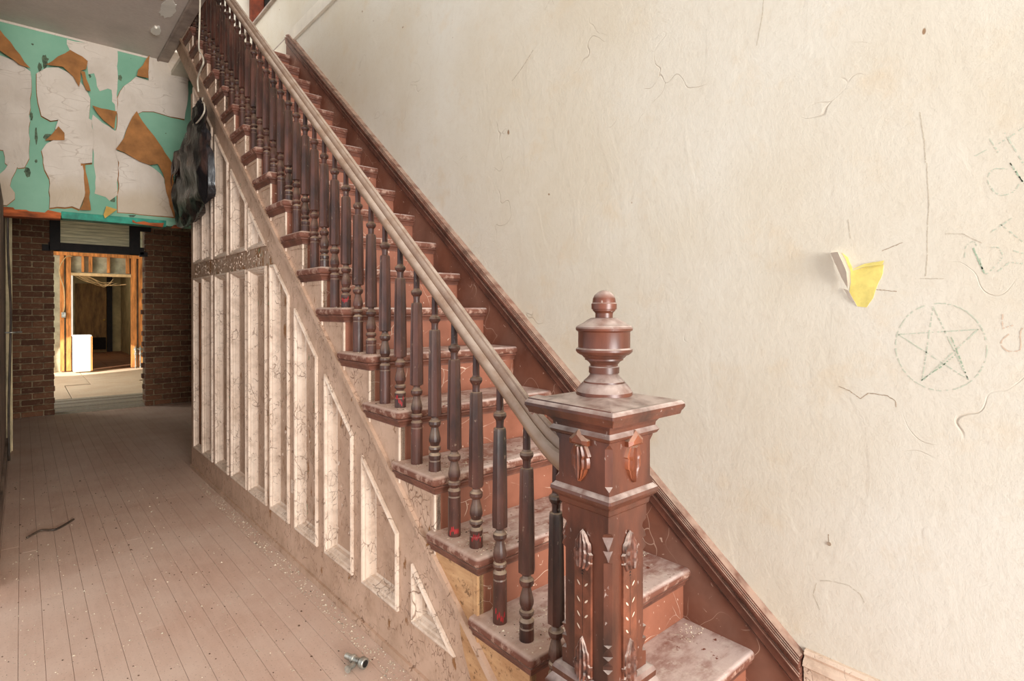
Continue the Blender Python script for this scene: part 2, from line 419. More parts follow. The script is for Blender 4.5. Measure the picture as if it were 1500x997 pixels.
# ---- floors
floor = struct(box('floor', (-2.2, 2.0, -2.2, 9.0, -.12, -.0035), 'groove'))
PW = .0765
def plank_mesh(wd, ln, th, m, gap=.0012):
    bm = bmesh.new(); bx(bm, 0+gap/2, wd-gap/2, gap/2, ln-gap/2, -.003, 0, bev=.0006, seg=1)
    me = bpy.data.meshes.new('floorboard'); bm.to_mesh(me); bm.free(); me.materials.append(M[m]); return me
lens = [1.4, 1.9, 2.4, 2.9, 3.3]
pms = {l: plank_mesh(PW, l, .022, 'plank') for l in lens}
x = -.09-PW*3; i = 0
rr = random.Random(5)
while x < 1.83:
    y = -1.9+rr.random()*1.2
    end = 8.98
    while y < end-.1:
        l = rr.choice(lens)
        f_ = 1.0
        if y+l > end: f_ = (end-y)/l
        if not (x > 1.1 and y+l < 4.6 and y > .9):
            inst('floorboard', pms[l], (x, y, -rr.random()*.0004), floor, (0, 0, 0), (1, f_, 1))
        y += l
    x += PW
# ---- back rooms floor
floor_back = struct(box('floor_back', (-2.2, 4.2, 9.0, 15.0, -.14, -.03), 'dark'))
def board(name, x0, x1, y0, y1, z, th, m, parent, rot=0):
    bm = bmesh.new(); bx(bm, x0, x1, y0, y1, z-th, z, bev=.003, seg=1)
    if rot: bmesh.ops.rotate(bm, verts=bm.verts, cent=((x0+x1)/2, (y0+y1)/2, z), matrix=Matrix.Rotation(rot, 3, 'Z'))
    return finish(name, bm, m, parent)
yy = 9.02
for k, (xa, xb, dz, rt) in enumerate([(.0, 1.9, 0, .01), (.15, 2.1, .012, -.02), (.35, 1.95, .0, .03), (.1, 1.5, .015, 0), (.55, 2.3, .004, -.015), (.3, 1.8, .018, .02), (.6, 2.2, 0, 0), (.2, 1.7, .01, -.01)]):
    board('floorboard', xa-.3, xb+.3, yy, yy+.165, dz, .028, 'greyplank', floor_back, rt); yy += .17
for k, (xa, xb, ya, yb) in enumerate([(-1.4, .55, 10.5, 12.3), (.56, 1.62, 10.4, 12.2), (1.63, 3.2, 10.5, 12.35), (-1.4, .9, 12.31, 15), (.91, 2.1, 12.22, 15), (2.11, 4, 12.36, 15)]):
    board('plywood_sheet', xa, xb, ya, yb, .0, .02, 'ply', floor_back)
floor_far = struct(box('floor_far', (-1, 4.2, 15.0, 22, -.14, -.03), 'dark'))
for k in range(12):
    board('floorboard', -.6+k*.35, -.6+k*.35+.345, 15.02, 21.8, 0, .03, 'farfloor', floor_far)

# ---- left wall details: casing and pipe
cas = struct(box('trim_4', (-.11, -.075, 6.9, 7.08, 0, 2.5), 'casing', bev=.004))
box('casing_stop', (-.085, -.065, 6.97, 7.03, 0, 2.5), 'casing', cas, bev=.003)
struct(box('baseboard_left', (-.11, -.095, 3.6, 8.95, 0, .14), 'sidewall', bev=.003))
pt = thing('wall_pipe', 'thin dark pipe running down the left wall beside the cream casing', 'pipe', (-.07, 6.45, 0))
tube('pipe', [(-.085, 6.3, 2.2), (-.085, 6.33, 1.8), (-.07, 6.42, 1.35), (-.072, 6.45, 1.1), (-.085, 6.45, .5), (-.085, 6.45, .02)], .009, 'pipe', pt)
tube('bracket', [(-.11, 6.45, 1.12), (-.05, 6.45, 1.12), (.0, 6.5, 1.12)], .007, 'metal', pt)

# ---- the green header wall with its peeling paper
HY = 6.2
hdr = struct(box('wall_header', (-.2, 1.84, HY, HY+.13, 2.13, 3.69), 'green'))
box('teal_edge', (.26, 1.04, HY-.012, HY+.13, 2.105, 2.165), 'teal', hdr, bev=.003)
box('teal_edge', (.75, 1.3, HY-.006, HY+.10, 2.118, 2.17), 'green', hdr, bev=.003)
prism_obj('lath_strip', [(-.2, 2.085), (.1, 2.09), (.255, 2.10), (.258, 2.15), (.17, 2.165), (.15, 2.14), (.05, 2.14), (.03, 2.15), (-.04, 2.145), (-.05, 2.16), (-.2, 2.16)], HY-.02, HY+.11, 'lath', hdr, 'y')
prism_obj('lath_strip', [(.77, 2.122), (.8, 2.112), (1.01, 2.098), (1.02, 2.14), (.9, 2.13), (.86, 2.14), (.8, 2.125), (.77, 2.145)], HY-.018, HY+.02, 'lath', hdr, 'y')
prism_obj('lath_strip', [(1.08, 2.10), (1.17, 2.105), (1.16, 2.14), (1.10, 2.13)], HY-.018, HY+.02, 'lath', hdr, 'y')
box('top_drip', (-.3, 1.3, HY-.004, HY+.01, 3.672, 3.69), 'paper', hdr)
SH = {
'A': [(-.17,3.39),(-.13,3.39),(-.04,3.37),(.06,3.3),(.065,3.13),(.05,2.94),(.055,2.74),(.05,2.58),(.02,2.5),(-.02,2.49),(-.04,2.53),(-.07,2.49),(-.1,2.52),(-.11,2.62),(-.17,2.62)],
'A2': [(-.07,2.53),(-.02,2.51),(-.06,2.39),(-.07,2.33),(-.04,2.28),(-.04,2.23),(-.09,2.17),(-.16,2.17),(-.16,2.38),(-.1,2.46)],
'B': [(.1,3.3),(.16,3.36),(.24,3.39),(.32,3.36),(.38,3.32),(.44,3.23),(.46,3.18),(.45,3.0),(.47,2.99),(.48,2.83),(.47,2.61),(.4,2.59),(.41,2.46),(.42,2.32),(.38,2.19),(.33,2.21),(.18,2.18),(.18,2.43),(.15,2.5),(.13,2.66),(.16,2.72),(.23,2.78),(.22,2.86),(.24,2.94),(.19,2.92),(.13,2.95),(.11,3.05),(.1,3.16)],
'C': [(.3,3.66),(.66,3.685),(.66,3.32),(.64,3.3),(.59,3.31),(.53,3.27),(.51,3.31),(.49,3.42),(.45,3.4),(.44,3.48),(.38,3.52),(.33,3.55),(.3,3.62)],
'D': [(.48,3.05),(.55,2.99),(.64,2.94),(.665,2.96),(.66,2.7),(.66,2.36),(.6,2.3),(.57,2.33),(.53,2.34),(.49,2.35),(.5,2.5),(.48,2.75),(.47,2.83)],
'C2': [(.615,3.32),(.66,3.33),(.66,3.1),(.645,3.12),(.64,3.18),(.62,3.2)],
'E': [(.9,3.685),(1.22,3.67),(1.22,3.54),(1.21,3.3),(1.19,3.16),(1.02,3.17),(.94,3.18),(.85,3.16),(.78,3.1),(.74,3.01),(.7,2.87),(.65,2.78),(.66,3.24),(.71,3.36),(.8,3.47),(.9,3.46),(.9,3.57)],
'F': [(.64,2.76),(.76,2.73),(.86,2.69),(.94,2.64),(.99,2.6),(1.02,2.56),(1.02,2.52),(1.08,2.34),(1.11,2.2),(.9,2.2),(.66,2.2),(.67,2.65)]}
BK = {
'b1': [(-.17,3.64),(-.13,3.58),(.06,3.32),(-.01,3.33),(-.08,3.38),(-.17,3.43)],
'b2': [(.16,3.38),(.32,3.55),(.4,3.52),(.44,3.49),(.43,3.42),(.39,3.39),(.38,3.25),(.34,3.33),(.27,3.39)],
'b2b': [(.39,3.39),(.42,3.39),(.46,3.23),(.43,3.23),(.41,3.28)],
'b3': [(.47,3.11),(.65,3.1),(.63,2.94),(.55,3.0)],
'b4': [(.9,3.68),(.89,3.46),(.8,3.46),(.81,3.52)],
'b5': [(.15,2.74),(.24,2.88),(.28,2.83),(.28,2.77)],
'b6': [(.8,3.14),(.85,3.05),(1.02,2.8),(1.08,2.71),(1.12,2.19),(1.09,2.2),(1.05,2.36),(1.02,2.5),(1.0,2.6),(.96,2.68),(.9,2.66),(.76,2.71),(.64,2.76),(.7,2.87),(.74,3.01)],
'b7': [(.39,2.59),(.42,2.59),(.44,2.45),(.46,2.19),(.38,2.18),(.42,2.34)]}
def rough_poly(pts, j, seed, step=.05):
    rr = random.Random(seed); out = []
    for i, p in enumerate(pts):
        q = pts[(i+1) % len(pts)]; l = math.hypot(q[0]-p[0], q[1]-p[1]); n = max(1, int(l/step))
        for k in range(n):
            s = k/n; a = j if k else 0
            out.append((p[0]+(q[0]-p[0])*s+rr.uniform(-a, a), p[1]+(q[1]-p[1])*s+rr.uniform(-a, a)))
    return out
def sheet(name, pts, m, parent, base, amp, seed, y=HY, j=.006, th=.0015, fold=None, label=None):
    pts = rough_poly(pts, j, seed)
    bm = bmesh.new(); vs = [bm.verts.new((a, 0, b)) for a, b in pts]; bm.faces.new(vs)
    zmin = min(p[1] for p in pts); zmax = max(p[1] for p in pts); xm = min(p[0] for p in pts); xM = max(p[0] for p in pts)
    for nrm, lo, hi in (((1, 0, 0), xm, xM), ((0, 0, 1), zmin, zmax)):
        c = lo+.035
        while c < hi:
            co = (c, 0, 0) if nrm[0] else (0, 0, c)
            bmesh.ops.bisect_plane(bm, geom=bm.verts[:]+bm.edges[:]+bm.faces[:], plane_co=co, plane_no=nrm); c += .035
    bmesh.ops.triangulate(bm, faces=bm.faces)
    for v in bm.verts:
        n1 = noise.noise(Vector((v.co.x*5+seed*3.1, v.co.z*2.2, seed)))
        n2 = noise.noise(Vector((v.co.x*14, v.co.z*5, seed+9)))
        d = base + amp*(.5+.5*n1) + amp*.35*n2
        if fold: d += fold(v.co.x, v.co.z)
        v.co.y = y - max(.003, d)
    r = bmesh.ops.extrude_face_region(bm, geom=bm.faces[:])
    for g in r['geom']:
        if isinstance(g, bmesh.types.BMVert): g.co.y += th
    o = finish(name, bm, m, parent, 50)
    if label: o['label'] = label
    return o
folds = {'A': lambda x, z: .03*max(0, (x+.02)/.08), 'B': lambda x, z: .05*max(0, 1-abs((z-2.3)/.6))*max(0, (x-.25)/.2)+.02,
         'A2': lambda x, z: .02, 'C': lambda x, z: 0, 'C2': lambda x, z: 0, 'D': lambda x, z: 0, 'E': lambda x, z: .03*max(0, (x-1.05)/.15),
         'F': lambda x, z: .03*max(0, (x-.8)/.3)}
for k, (nm, p) in enumerate(SH.items()):
    cx_ = sum(q[0] for q in p)/len(p); cz2 = sum(q[1] for q in p)/len(p)
    if nm not in ('C', 'C2', 'D'):
        pb = [(cx_+(q[0]-cx_)*1.022, min(3.685, cz2+(q[1]-cz2)*1.012)) for q in p]
        o = sheet('brown_paper_edge', pb, 'paperback', hdr, .0015, .001, k+1); o['label'] = 'thin brown torn edge of the backing paper'
    amp = .006 if nm in ('C', 'D', 'C2') else .034
    sheet('wallpaper_sheet', p, 'paper', hdr, .004, amp, k+1, fold=folds[nm])
for k, (nm, p) in enumerate(BK.items()):
    sheet('curled_backing', p, 'paperback', hdr, .055, .04, k+20, label='curled brown backing of the peeled wallpaper')
sheet('curled_backing', [(.57, 2.24), (.65, 2.22), (.6, 2.17), (.56, 2.13), (.55, 2.16)], 'yellowpaper', hdr, .06, .01, 40, label='small yellowed scrap of wallpaper')
for k, (cx, cz, rx, rz) in enumerate([(.155, 3.43, .03, .07), (.12, 3.37, .02, .05), (.066, 2.94, .012, .05), (.096, 2.79, .012, .09), (.18, 2.79, .05, .045), (.04, 2.47, .025, .05), (.095, 2.57, .01, .02), (.68, 3.43, .02, .035), (.655, 3.5, .01, .03), (.46, 3.39, .012, .02), (.075, 3.55, .01, .01), (1.04, 3.0, .006, .006), (.11, 3.1, .008, .02), (.62, 2.33, .035, .05)]):
    prism_obj('bare_spot', blob(cx, cz, rx, rz, 14, .5, k+2), HY-.0015, HY, 'stain', hdr, 'y')

# ---- brick wall with doorway
BY = 9.0
wf = bmesh.new()
bx(wf, -.3, .30, BY+.015, BY+.32, 0, 3.69); bx(wf, 1.275, 3.0, BY+.015, BY+.32, 0, 3.69)
bx(wf, .30, 1.275, BY+.015, BY+.32, 2.5, 3.69)
wall_far = struct(finish('wall_far', wf, 'mortar'))
BL, BH, MJ = .2, .0615, .012
def brick_mesh(l):
    bm = bmesh.new(); bx(bm, 0, l, 0, .10, 0, BH, bev=.005, seg=1)
    me = bpy.data.meshes.new('brick'); bm.to_mesh(me); bm.free(); me.materials.append(M['brick']); return me
bmsh = {}
def bricks(x0, x1, z0, z1):
    row = 0; z = z0
    while z < z1:
        x = x0 - (0 if row % 2 else (BL+MJ)/2)
        while x < x1-.02:
            a = max(x, x0); b = min(x+BL, x1)
            if row % 5 == 4: pass
            if b-a > .03:
                l = round(b-a, 2)
                if l not in bmsh: bmsh[l] = brick_mesh(l)
                inst('brick', bmsh[l], (a+rr.uniform(-.003, .003), BY-rr.random()*.012, z+rr.uniform(-.002, .002)), wall_far, (0, rr.uniform(-.008, .008), 0))
            x += BL+MJ
        row += 1; z += BH+MJ
bricks(-.11, .31, 0, 2.42)
bricks(1.264, 1.93, 0, 2.42)
# rough jamb edge: broken brick ends into the doorway
for z in [q*.147+.07 for q in range(13)]:
    inst('brick', brick_mesh(.07), (1.235+rr.random()*.03, BY+.12, z), wall_far)
win = struct(box('window_1', (.364, 1.088, BY+.03, BY+.045, 2.145, 2.483), 'dustglass'))
win['label'] = 'dusty glazed transom above the brick doorway'
for nm, a in (('frame_rail', (.25, 1.25, BY-.03, BY+.12, 2.05, 2.15)), ('frame_rail', (.25, 1.2, BY-.03, BY+.12, 2.483, 2.62)),
              ('frame_stile', (.262, .366, BY-.035, BY+.12, 2.05, 2.62)), ('frame_stile', (1.088, 1.205, BY-.035, BY+.12, 2.05, 2.62)), ('frame_lug', (1.2, 1.33, BY-.03, BY+.05, 2.37, 2.44)), ('frame_lug', (.19, .27, BY-.03, BY+.05, 2.04, 2.12)), ('frame_lug', (1.2, 1.29, BY-.03, BY+.05, 2.03, 2.09))):
    box(nm, a, 'soot', win, bev=.004)
for k in range(7):
    box('glazing_line', (.366, 1.086, BY+.026, BY+.032, 2.185+k*.042, 2.189+k*.042), 'drywall', win)

# ---- stud partition and room behind
SY = 14.9
sp_ = thing('stud_partition', 'orange timber stud wall with open doorway seen through brick opening', 'partition', (1.3, SY, 0))
for a, b in [(.30, .38), (.60, .665), (.70, .78), (1.83, 1.93), (1.97, 2.06), (2.4, 2.46)]:
    box('stud', (a, b, SY, SY+.1, .02, 2.44), 'stud', sp_, bev=.004)
for a, b in [(.96, 1.0), (1.08, 1.14), (1.40, 1.45), (1.74, 1.80)]:
    box('cripple_stud', (a, b, SY, SY+.1, 2.10, 2.44), 'stud', sp_, bev=.004)
box('top_plate', (-.6, 3.2, SY, SY+.1, 2.44, 2.52), 'stud', sp_, bev=.004)
box('door_header', (.78, 1.83, SY-.01, SY+.1, 2.02, 2.08), 'studw', sp_, bev=.004)
box('trim_strip', (.78, .81, SY-.005, SY+.05, .75, 2.02), 'white', sp_)
for k, (a, b) in enumerate([(-.6, .69), (1.94, 3.4)]):
    box('gypsum_board', (a, b, SY+.1, SY+.12, 0, 2.9), 'drywall', sp_)
box('gypsum_board', (.78, 1.84, SY+.1, SY+.12, 2.08, 2.9), 'drywall', sp_)
struct(box('wall_back_left', (-2.3, -2.2, 9.3, 10.6, 0, 3), 'drywall'))
struct(box('ceiling_back', (-2.3, 4.2, 9.33, 15.0, 2.9, 3.0), 'drywall'))
struct(box('wall_back_right', (3.4, 3.5, 9.33, 15.0, 0, 2.9), 'drywall'))
struct(box('ceiling_far', (-1, 4.2, 15.03, 21.3, 2.7, 2.8), 'fartan'))
struct(box('wall_far_right', (2.33, 2.43, 15.05, 21.2, 0, 2.7), 'fartan'))
struct(box('wall_far_left', (.3, .4, 15.05, 21.2, 0, 2.7), 'fartan'))
struct(box('wall_far_end', (.3, 2.5, 21.2, 21.3, 0, 2.7), 'fartan'))
dr = struct(box('door_1', (1.2, 1.96, 21.10, 21.15, .02, 2.08), 'doorbrown', bev=.006))
box('kick_panel', (1.62, 1.94, 21.07, 21.10, .08, .45), 'dark', dr)
box('door_frame', (1.97, 2.1, 21.05, 21.2, 0, 2.3), 'soot', dr)
bm = bmesh.new(); bmesh.ops.create_uvsphere(bm, u_segments=10, v_segments=8, radius=.035, matrix=Matrix.Translation((1.90, 21.06, .98)))
k_ = finish('door_knob', bm, 'yellowpaper', dr, True); k_['label'] = 'small brass knob'
# white appliance
wb = thing('white_cabinet', 'bright sunlit white box cabinet standing left in the stud doorway', 'cabinet', (.94, 14.62, 0))
box('cabinet_body', (.79, 1.09, 14.48, 14.78, .02, .77), 'white', wb, bev=.03, seg=3, smooth=40)
box('cabinet_lid', (.785, 1.095, 14.475, 14.785, .74, .78), 'white', wb, bev=.012, smooth=40)
box('cabinet_edge', (1.09, 1.105, 14.48, 14.78, .04, .75), 'stud', wb)
cb = thing('electrical_cable', 'pale cable looping down the stud to a small blue box', 'cable', (.63, 14.85, 1.2))
tube('cable', [(.80, 14.86, 2.42), (.70, 14.84, 2.40), (.60, 14.83, 2.2), (.60, 14.85, 2.0), (.66, 14.85, 1.75), (.67, 14.85, 1.4), (.65, 14.86, 1.25)], .011, 'cable', cb)
bx_ = box('junction_box', (.62, .69, 14.82, 14.9, 1.14, 1.25), 'metal', cb, bev=.004)
tw = thing('tangled_wires', 'tangle of thin tan wires hanging in top of the stud doorway', 'wires', (1.3, 14.95, 1.95))
for k in range(7):
    a = .82+rr.random()*.3; b = 1.4+rr.random()*.4
    tube('wire', [(a, 14.95, 2.02), ((a*2+b)/3, 15.0, 1.96-rr.random()*.12), ((a+b*2)/3, 15.1, 1.93-rr.random()*.14), (b, 15.0, 1.98-rr.random()*.2)], .006, 'cable', tw, seg=4)
vp = thing('water_valves', 'capped pipe stubs with valves at foot of right studs', 'plumbing', (1.95, 14.84, 0))
for xx_ in (1.9, 1.99):
    bm = bmesh.new(); lathe(bm, [(0, .015), (.3, .015), (.3, .03), (.34, .03), (.34, .018), (.40, .018), (.40, .035), (.46, .035), (.46, .012), (.5, .012)], 10, (xx_, 14.84))
    finish('valve_pipe', bm, 'metal', vp, 40)
tube('valve_arm', [(1.87, 14.84, .43), (1.99, 14.82, .43), (2.05, 14.84, .40)], .014, 'metal', vp)

# ---- upstairs glimpses
udf = struct(box('door_2', (2.40, 2.58, 8.22, 8.3, 3.8, 6.2), 'redbrown', bev=.01))
box('frame_edge', (2.58, 2.66, 8.2, 8.3, 3.8, 6.2), 'soot', udf)
box('peach_panel', (2.66, 3.6, 8.24, 8.3, 3.8, 6.2), 'orangewall', udf)

# ---- baseboard right of the stairs
bb = struct(prism_obj('baseboard_right', [(-2.2, 0), (.70, 0), (.70, .22), (-2.2, .22)], XW-.018, XW, 'panelw'))
bm = bmesh.new()
prof = [(XW, .265), (XW-.012, .265), (XW-.02, .255), (XW-.014, .245), (XW-.026, .235), (XW-.03, .222), (XW-.02, .214), (XW-.02, .20), (XW, .20)]
lo = [(a, -2.2, b) for a, b in prof]; hi = [(a, .70, b) for a, b in prof]
loft(bm, [lo, hi]); finish('base_moulding', bm, 'panelw', bb)
# scuffed skirting face
# ============================================================ STAIRCASE
st = thing('staircase', 'long straight red-brown painted wooden staircase rising beside the cream wall', 'staircase', (1.43, .85, 0))
# tread: rounded nosing profile, left end returned
def tread_mesh():
    bm = bmesh.new(); T = .034
    bx(bm, XL, XW-.003, 0, RUN+.045, -T, 0, bev=.0)
    es = [e for e in bm.edges if all(abs(v.co.y) < 1e-6 for v in e.verts) or all(abs(v.co.x-XL) < 1e-6 for v in e.verts)]
    es = [e for e in es if abs(e.verts[0].co.z-e.verts[1].co.z) < 1e-6 or (abs(e.verts[0].co.x-XL) < 1e-6 and abs(e.verts[0].co.y) < 1e-6)]
    bmesh.ops.bevel(bm, geom=es, offset=.0155, segments=4, affect='EDGES', profile=.5)
    me = bpy.data.meshes.new('tread'); bm.to_mesh(me); bm.free(); me.materials.append(M['tread'])
    for p in me.polygons: p.use_smooth = True
    try: me.set_sharp_from_angle(angle=math.radians(40))
    except Exception: pass
    return me
tm = tread_mesh()
def cove_mesh():
    bm = bmesh.new()
    pr = [(0, 0), (-.022, 0), (-.022, -.006), (-.014, -.012), (-.008, -.024), (-.008, -.03), (0, -.03)]
    # front run (along x) mitred into side run (along y)
    xf, x1, yb = 1.055, XW-.004, RUN+.03
    loft(bm, [[(xf+a, a+.03, b) for a, b in pr], [(x1, a+.03, b) for a, b in pr]])
    loft(bm, [[(xf+a, a+.03, b) for a, b in pr], [(xf+a, yb+.02, b) for a, b in pr]])
    bmesh.ops.recalc_face_normals(bm, faces=bm.faces)
    me = bpy.data.meshes.new('cove_moulding'); bm.to_mesh(me); bm.free(); me.materials.append(M['nosing']); return me
cm = cove_mesh()
def riser_mesh():
    bm = bmesh.new(); bx(bm, 1.058, XW-.002, .03, .05, -RISE+.0, -.03); me = bpy.data.meshes.new('riser'); bm.to_mesh(me); bm.free()
    me.materials.append(M['riser']); return me
rm = riser_mesh()
NT_ = 19
for k in range(1, NT_+1):
    inst('tread', tm, (0, ny(k), RISE*k), st)
    inst('cove_moulding', cm, (0, ny(k), RISE*k-.034), st)
    inst('riser', rm, (0, ny(k), RISE*k), st)
# cut string end panels
for k in range(1, NT_+1):
    yf = ny(k)+.03; yb = yf+RUN
    zt = RISE*k-.034; f = lambda y: max(.0, SL*y-.80)
    m = 'bare' if k <= 3 else 'panel'
    o = prism_obj('step_end_panel', [(yf, f(yf)), (yb, f(yb)), (yb, zt), (yf, zt)], 1.055, 1.075, m, st)
    # raised border, light edge
    z1 = zt-.030
    b = .018
    prism_obj('end_border', [(yf, f(yf)+.0), (yf+b, f(yf+b)), (yf+b, z1-b), (yb-.06, z1-b), (yb-.06, z1), (yf, z1)], 1.0505, 1.056, 'panel' if k > 3 else 'bare', o)
    box('border_edge', (1.049, 1.056, yf-.001, yf+.004, f(yf), zt-.02), 'panelw' if k > 3 else 'bare', o)
# sloping string moulding and board
def slope_strip(bm, z0a, z0b, x0, x1, ya, yb, zmin=0.0, zmax=99):
    pts = []
    def ylow(z0): return max(ya, (zmin-z0)/SL)
    a, b = ylow(z0a), ylow(z0b)
    P = [(a, SL*a+z0a), (yb, SL*yb+z0a), (yb, SL*yb+z0b), (b, SL*b+z0b)]
    if abs(a-b) > 1e-6 and zmin == 0.0: P = [(a, max(0, SL*a+z0a)), (yb, SL*yb+z0a), (yb, SL*yb+z0b), (b, SL*b+z0b)]
    prism(bm, P, x0, x1)
bm = bmesh.new(); slope_strip(bm, -.823, -.793, 1.040, 1.07, .9, 6.2, zmin=.001); slope_strip(bm, -.835, -.818, 1.048, 1.07, .9, 6.2, zmin=.001)
finish('string_moulding', bm, 'panel', st)
# wall skirt
bm = bmesh.new()
prism(bm, [(.705, 0), (.97, 0), (5.2, SL*5.2-.8), (5.2, SL*5.2-.435), (.705, SL*.705-.435)], 1.822, XW)
o = finish('wall_string', bm, 'skirt', st)
bm = bmesh.new()
for z0a, z0b, xx0, dy in ((-.442, -.425, 1.812, 0), (-.427, -.385, 1.806, 0), (-.387, -.372, 1.796, .0), (-.374, -.350, 1.802, 0), (-.352, -.330, 1.790, 0), (-.332, -.318, 1.798, 0)):
    ya = .705; yb = 5.2 if z0b < -.40 else 5.2-(z0b+.40)/SL*.9
    prism(bm, [(ya, SL*ya+z0a), (yb, SL*yb+z0a), (yb, SL*yb+z0b), (ya, SL*ya+z0b)], xx0, XW)
bmesh.ops.bevel(bm, geom=[e for e in bm.edges if abs(e.verts[0].co.x-e.verts[1].co.x) < 1e-6 and e.verts[0].co.x < 1.82 and abs(e.verts[0].co.y-e.verts[1].co.y) > .5], offset=.0045, segments=2, affect='EDGES')
finish('string_cap_moulding', bm, 'trimgrey' if False else 'nosing', st)
# landing at the head
struct(box('trim_5', (1.08, XW, 5.17, 6.2, 3.56, 3.60), 'upper'))
prism_obj('fascia_panel', [(5.25, 3.41), (5.70, 3.775), (5.70, 3.85), (5.25, 3.66)], 1.05, 1.066, 'panelw', st)
box('landing_wall', (1.84-.012, 1.84, 5.2, 6.2, 3.60, 3.80), 'upper', st)

# ============================================================ UNDER-STAIR PANELLING
pn = thing('stair_panelling', 'tall cream crackle-painted panelled wall closing the side under the stairs', 'panelling', (FX, 3.2, 0))
YE = 5.27
LOW = [(1.50, 1.742), (1.865, 2.135), (2.245, 2.512), (2.625, 2.89), (3.0, 3.27), (3.36, 3.67), (3.735, 4.055), (4.15, 4.46), (4.57, 4.84), (4.865, 5.135)]
ZB, ZT, UB = .20, 1.56, 1.70
DG = -1.025
dz = lambda y: SL*y+DG
polys = []
for i, (a, b) in enumerate(LOW):
    za, zb_ = min(ZT, dz(a)), min(ZT, dz(b))
    if i == 0: P = [((ZB-DG)/SL, ZB), (b, ZB), (b, zb_)]
    elif za < ZT and zb_ >= ZT:
        P = [(a, ZB), (b, ZB), (b, ZT), ((ZT-DG)/SL, ZT), (a, za)]
    else: P = [(a, ZB), (b, ZB), (b, zb_), (a, za)]
    polys.append(('L', i, P))
UP = [(3.392, 3.665), (3.735, 4.055), (4.15, 4.46), (4.57, 4.84), (4.865, 5.235-.1)]
for i, (a, b) in enumerate(UP):
    if i == 0: P = [((UB-DG)/SL, UB), (b, UB), (b, dz(b))]
    else: P = [(a, UB), (b, UB), (b, dz(b)), (a, dz(a))]
    polys.append(('U', i, P))
MP = [(-.012, 1.064), (-.012, 1.054), (-.004, 1.050), (.003, 1.053), (.006, 1.062), (.013, 1.064), (.018, 1.074), (.024, 1.080), (.027, 1.096), (.036, 1.1)]
for kind, i, P in polys:
    bm = bmesh.new()
    rings = []
    for ins, xx0 in MP:
        q = inset_poly(P, ins); rings.append([(xx0, a, b) for a, b in q])
    loft(bm, rings, True, False)
    o = finish('panel_moulding', bm, 'panelw', pn)
    if kind == 'L' and i == 9:
        continue
    q = inset_poly(P, .034)
    prism_obj('panel_board', q, 1.1, 1.112, 'panelfar' if i > 2 or kind == 'U' else 'panel', pn)
# missing panel: dark hole with green painted board behind
box('backing_board', (1.19, 1.2, 4.80, 5.2, .2, 1.56), 'greenpane', pn)
box('raw_edge', (1.085, 1.15, 5.06, 5.13, .2, 1.56), 'rawbrown', pn)
# frame: stiles, rails
FT = 1.092
ys = [y for ab in LOW for y in ab]
edges = [(LOW[0][1], LOW[1][0])]+[(LOW[i][1], LOW[i+1][0]) for i in range(1, 9)]
for a, b in edges:
    prism_obj('stile', [(a, ZB), (b, ZB), (b, min(dz(b), ZT+.001)), (a, min(dz(a), ZT+.001))], FX, FT, 'panelfar' if a > 3.2 else 'panel', pn)
for a, b in [(3.665, 3.735), (4.055, 4.15), (4.46, 4.57), (4.84, 4.865)]:
    prism_obj('stile', [(a, UB), (b, UB), (b, dz(b)), (a, dz(a))], FX, FT, 'panelfar', pn)
box('corner_post', (FX, FX+.10, 5.135, YE, ZB, dz(5.135)), 'panel', pn)
bm = bmesh.new()
yl = (ZT-DG)/SL
prism(bm, [(yl, ZT), (5.135, ZT), (5.135, UB), ((UB-DG)/SL, UB)], FX, FT)
o = finish('middle_rail', bm, 'panelrot', pn); o['label'] = 'middle rail with heavily flaking paint showing wood and green'
prism_obj('bottom_rail', [((0.0-DG)/SL, 0), (YE, 0), (YE, ZB), ((ZB-DG)/SL, ZB)], FX-.0, FT, 'panel', pn)
# sloping board between panels and string moulding
bm = bmesh.new(); a0 = (0-DG)/SL; b0 = (0+.82)/SL
prism(bm, [(a0, 0), (YE, dz(YE)), (6.2, dz(6.2)), (6.2, SL*6.2-.82), (b0, 0)], FX, FT)
finish('sloping_rail', bm, 'panel', pn)
bm = bmesh.new(); prism(bm, [(1.28, 0), (YE, 0), (YE, .03), (1.28, .03)], FX-.012, FX)
finish('shoe_strip', bm, 'panel', pn)
box('bare_wood_patch', (FX-.0015, FX, 1.30, 1.41, .02, .15), 'bare', pn)
prism_obj('bare_wood_patch', rough_poly([(1.03, .005), (1.22, .005), (1.30, .07), (1.40, .14), (1.44, .21), (1.47, .32), (1.36, .27), (1.20, .14)], .008, 4), FX-.001, FX, 'bare', pn)
# electrical outlet plate on a stile
box('outlet_plate', (FX-.006, FX, 2.93, 2.965, .36, .43), 'panelw', pn, bev=.002)
# flaking chips curled off the stiles and rail
bm = bmesh.new(); rc = random.Random(11)
def chip(bm, c, s, nrm=(-1, 0, 0)):
    n = rc.choice((4, 5)); a0 = rc.random()*6
    vs = []
    for i in range(n):
        a = a0+2*PI*i/n; r = s*(.5+.6*rc.random())
        vs.append(bm.verts.new((c[0]-rc.random()*s*.7, c[1]+r*math.cos(a)*.6, c[2]+r*math.sin(a))))
    bm.faces.new(vs)
for k in range(420):
    if rc.random() < .62: c = (FX-.001, 3.45+rc.random()*1.7, 1.565+rc.random()*.13)
    elif rc.random() < .5:
        a, b = rc.choice([(3.27, 3.36), (3.67, 3.735), (4.055, 4.15), (4.46, 4.57)]); c = (FX-.001, a+(b-a)*rc.random(), .5+rc.random()*1.5)
    else:
        a, b = rc.choice(LOW[1:9]); c = (1.1, a+.04+(b-a-.08)*rc.random(), .25+rc.random()*.6)
        if c[2] > dz(c[1])-.05: continue
    chip(bm, c, .004+.010*rc.random())
o = finish('paint_chips', bm, 'panelw', pn); o['kind'] = 'stuff'

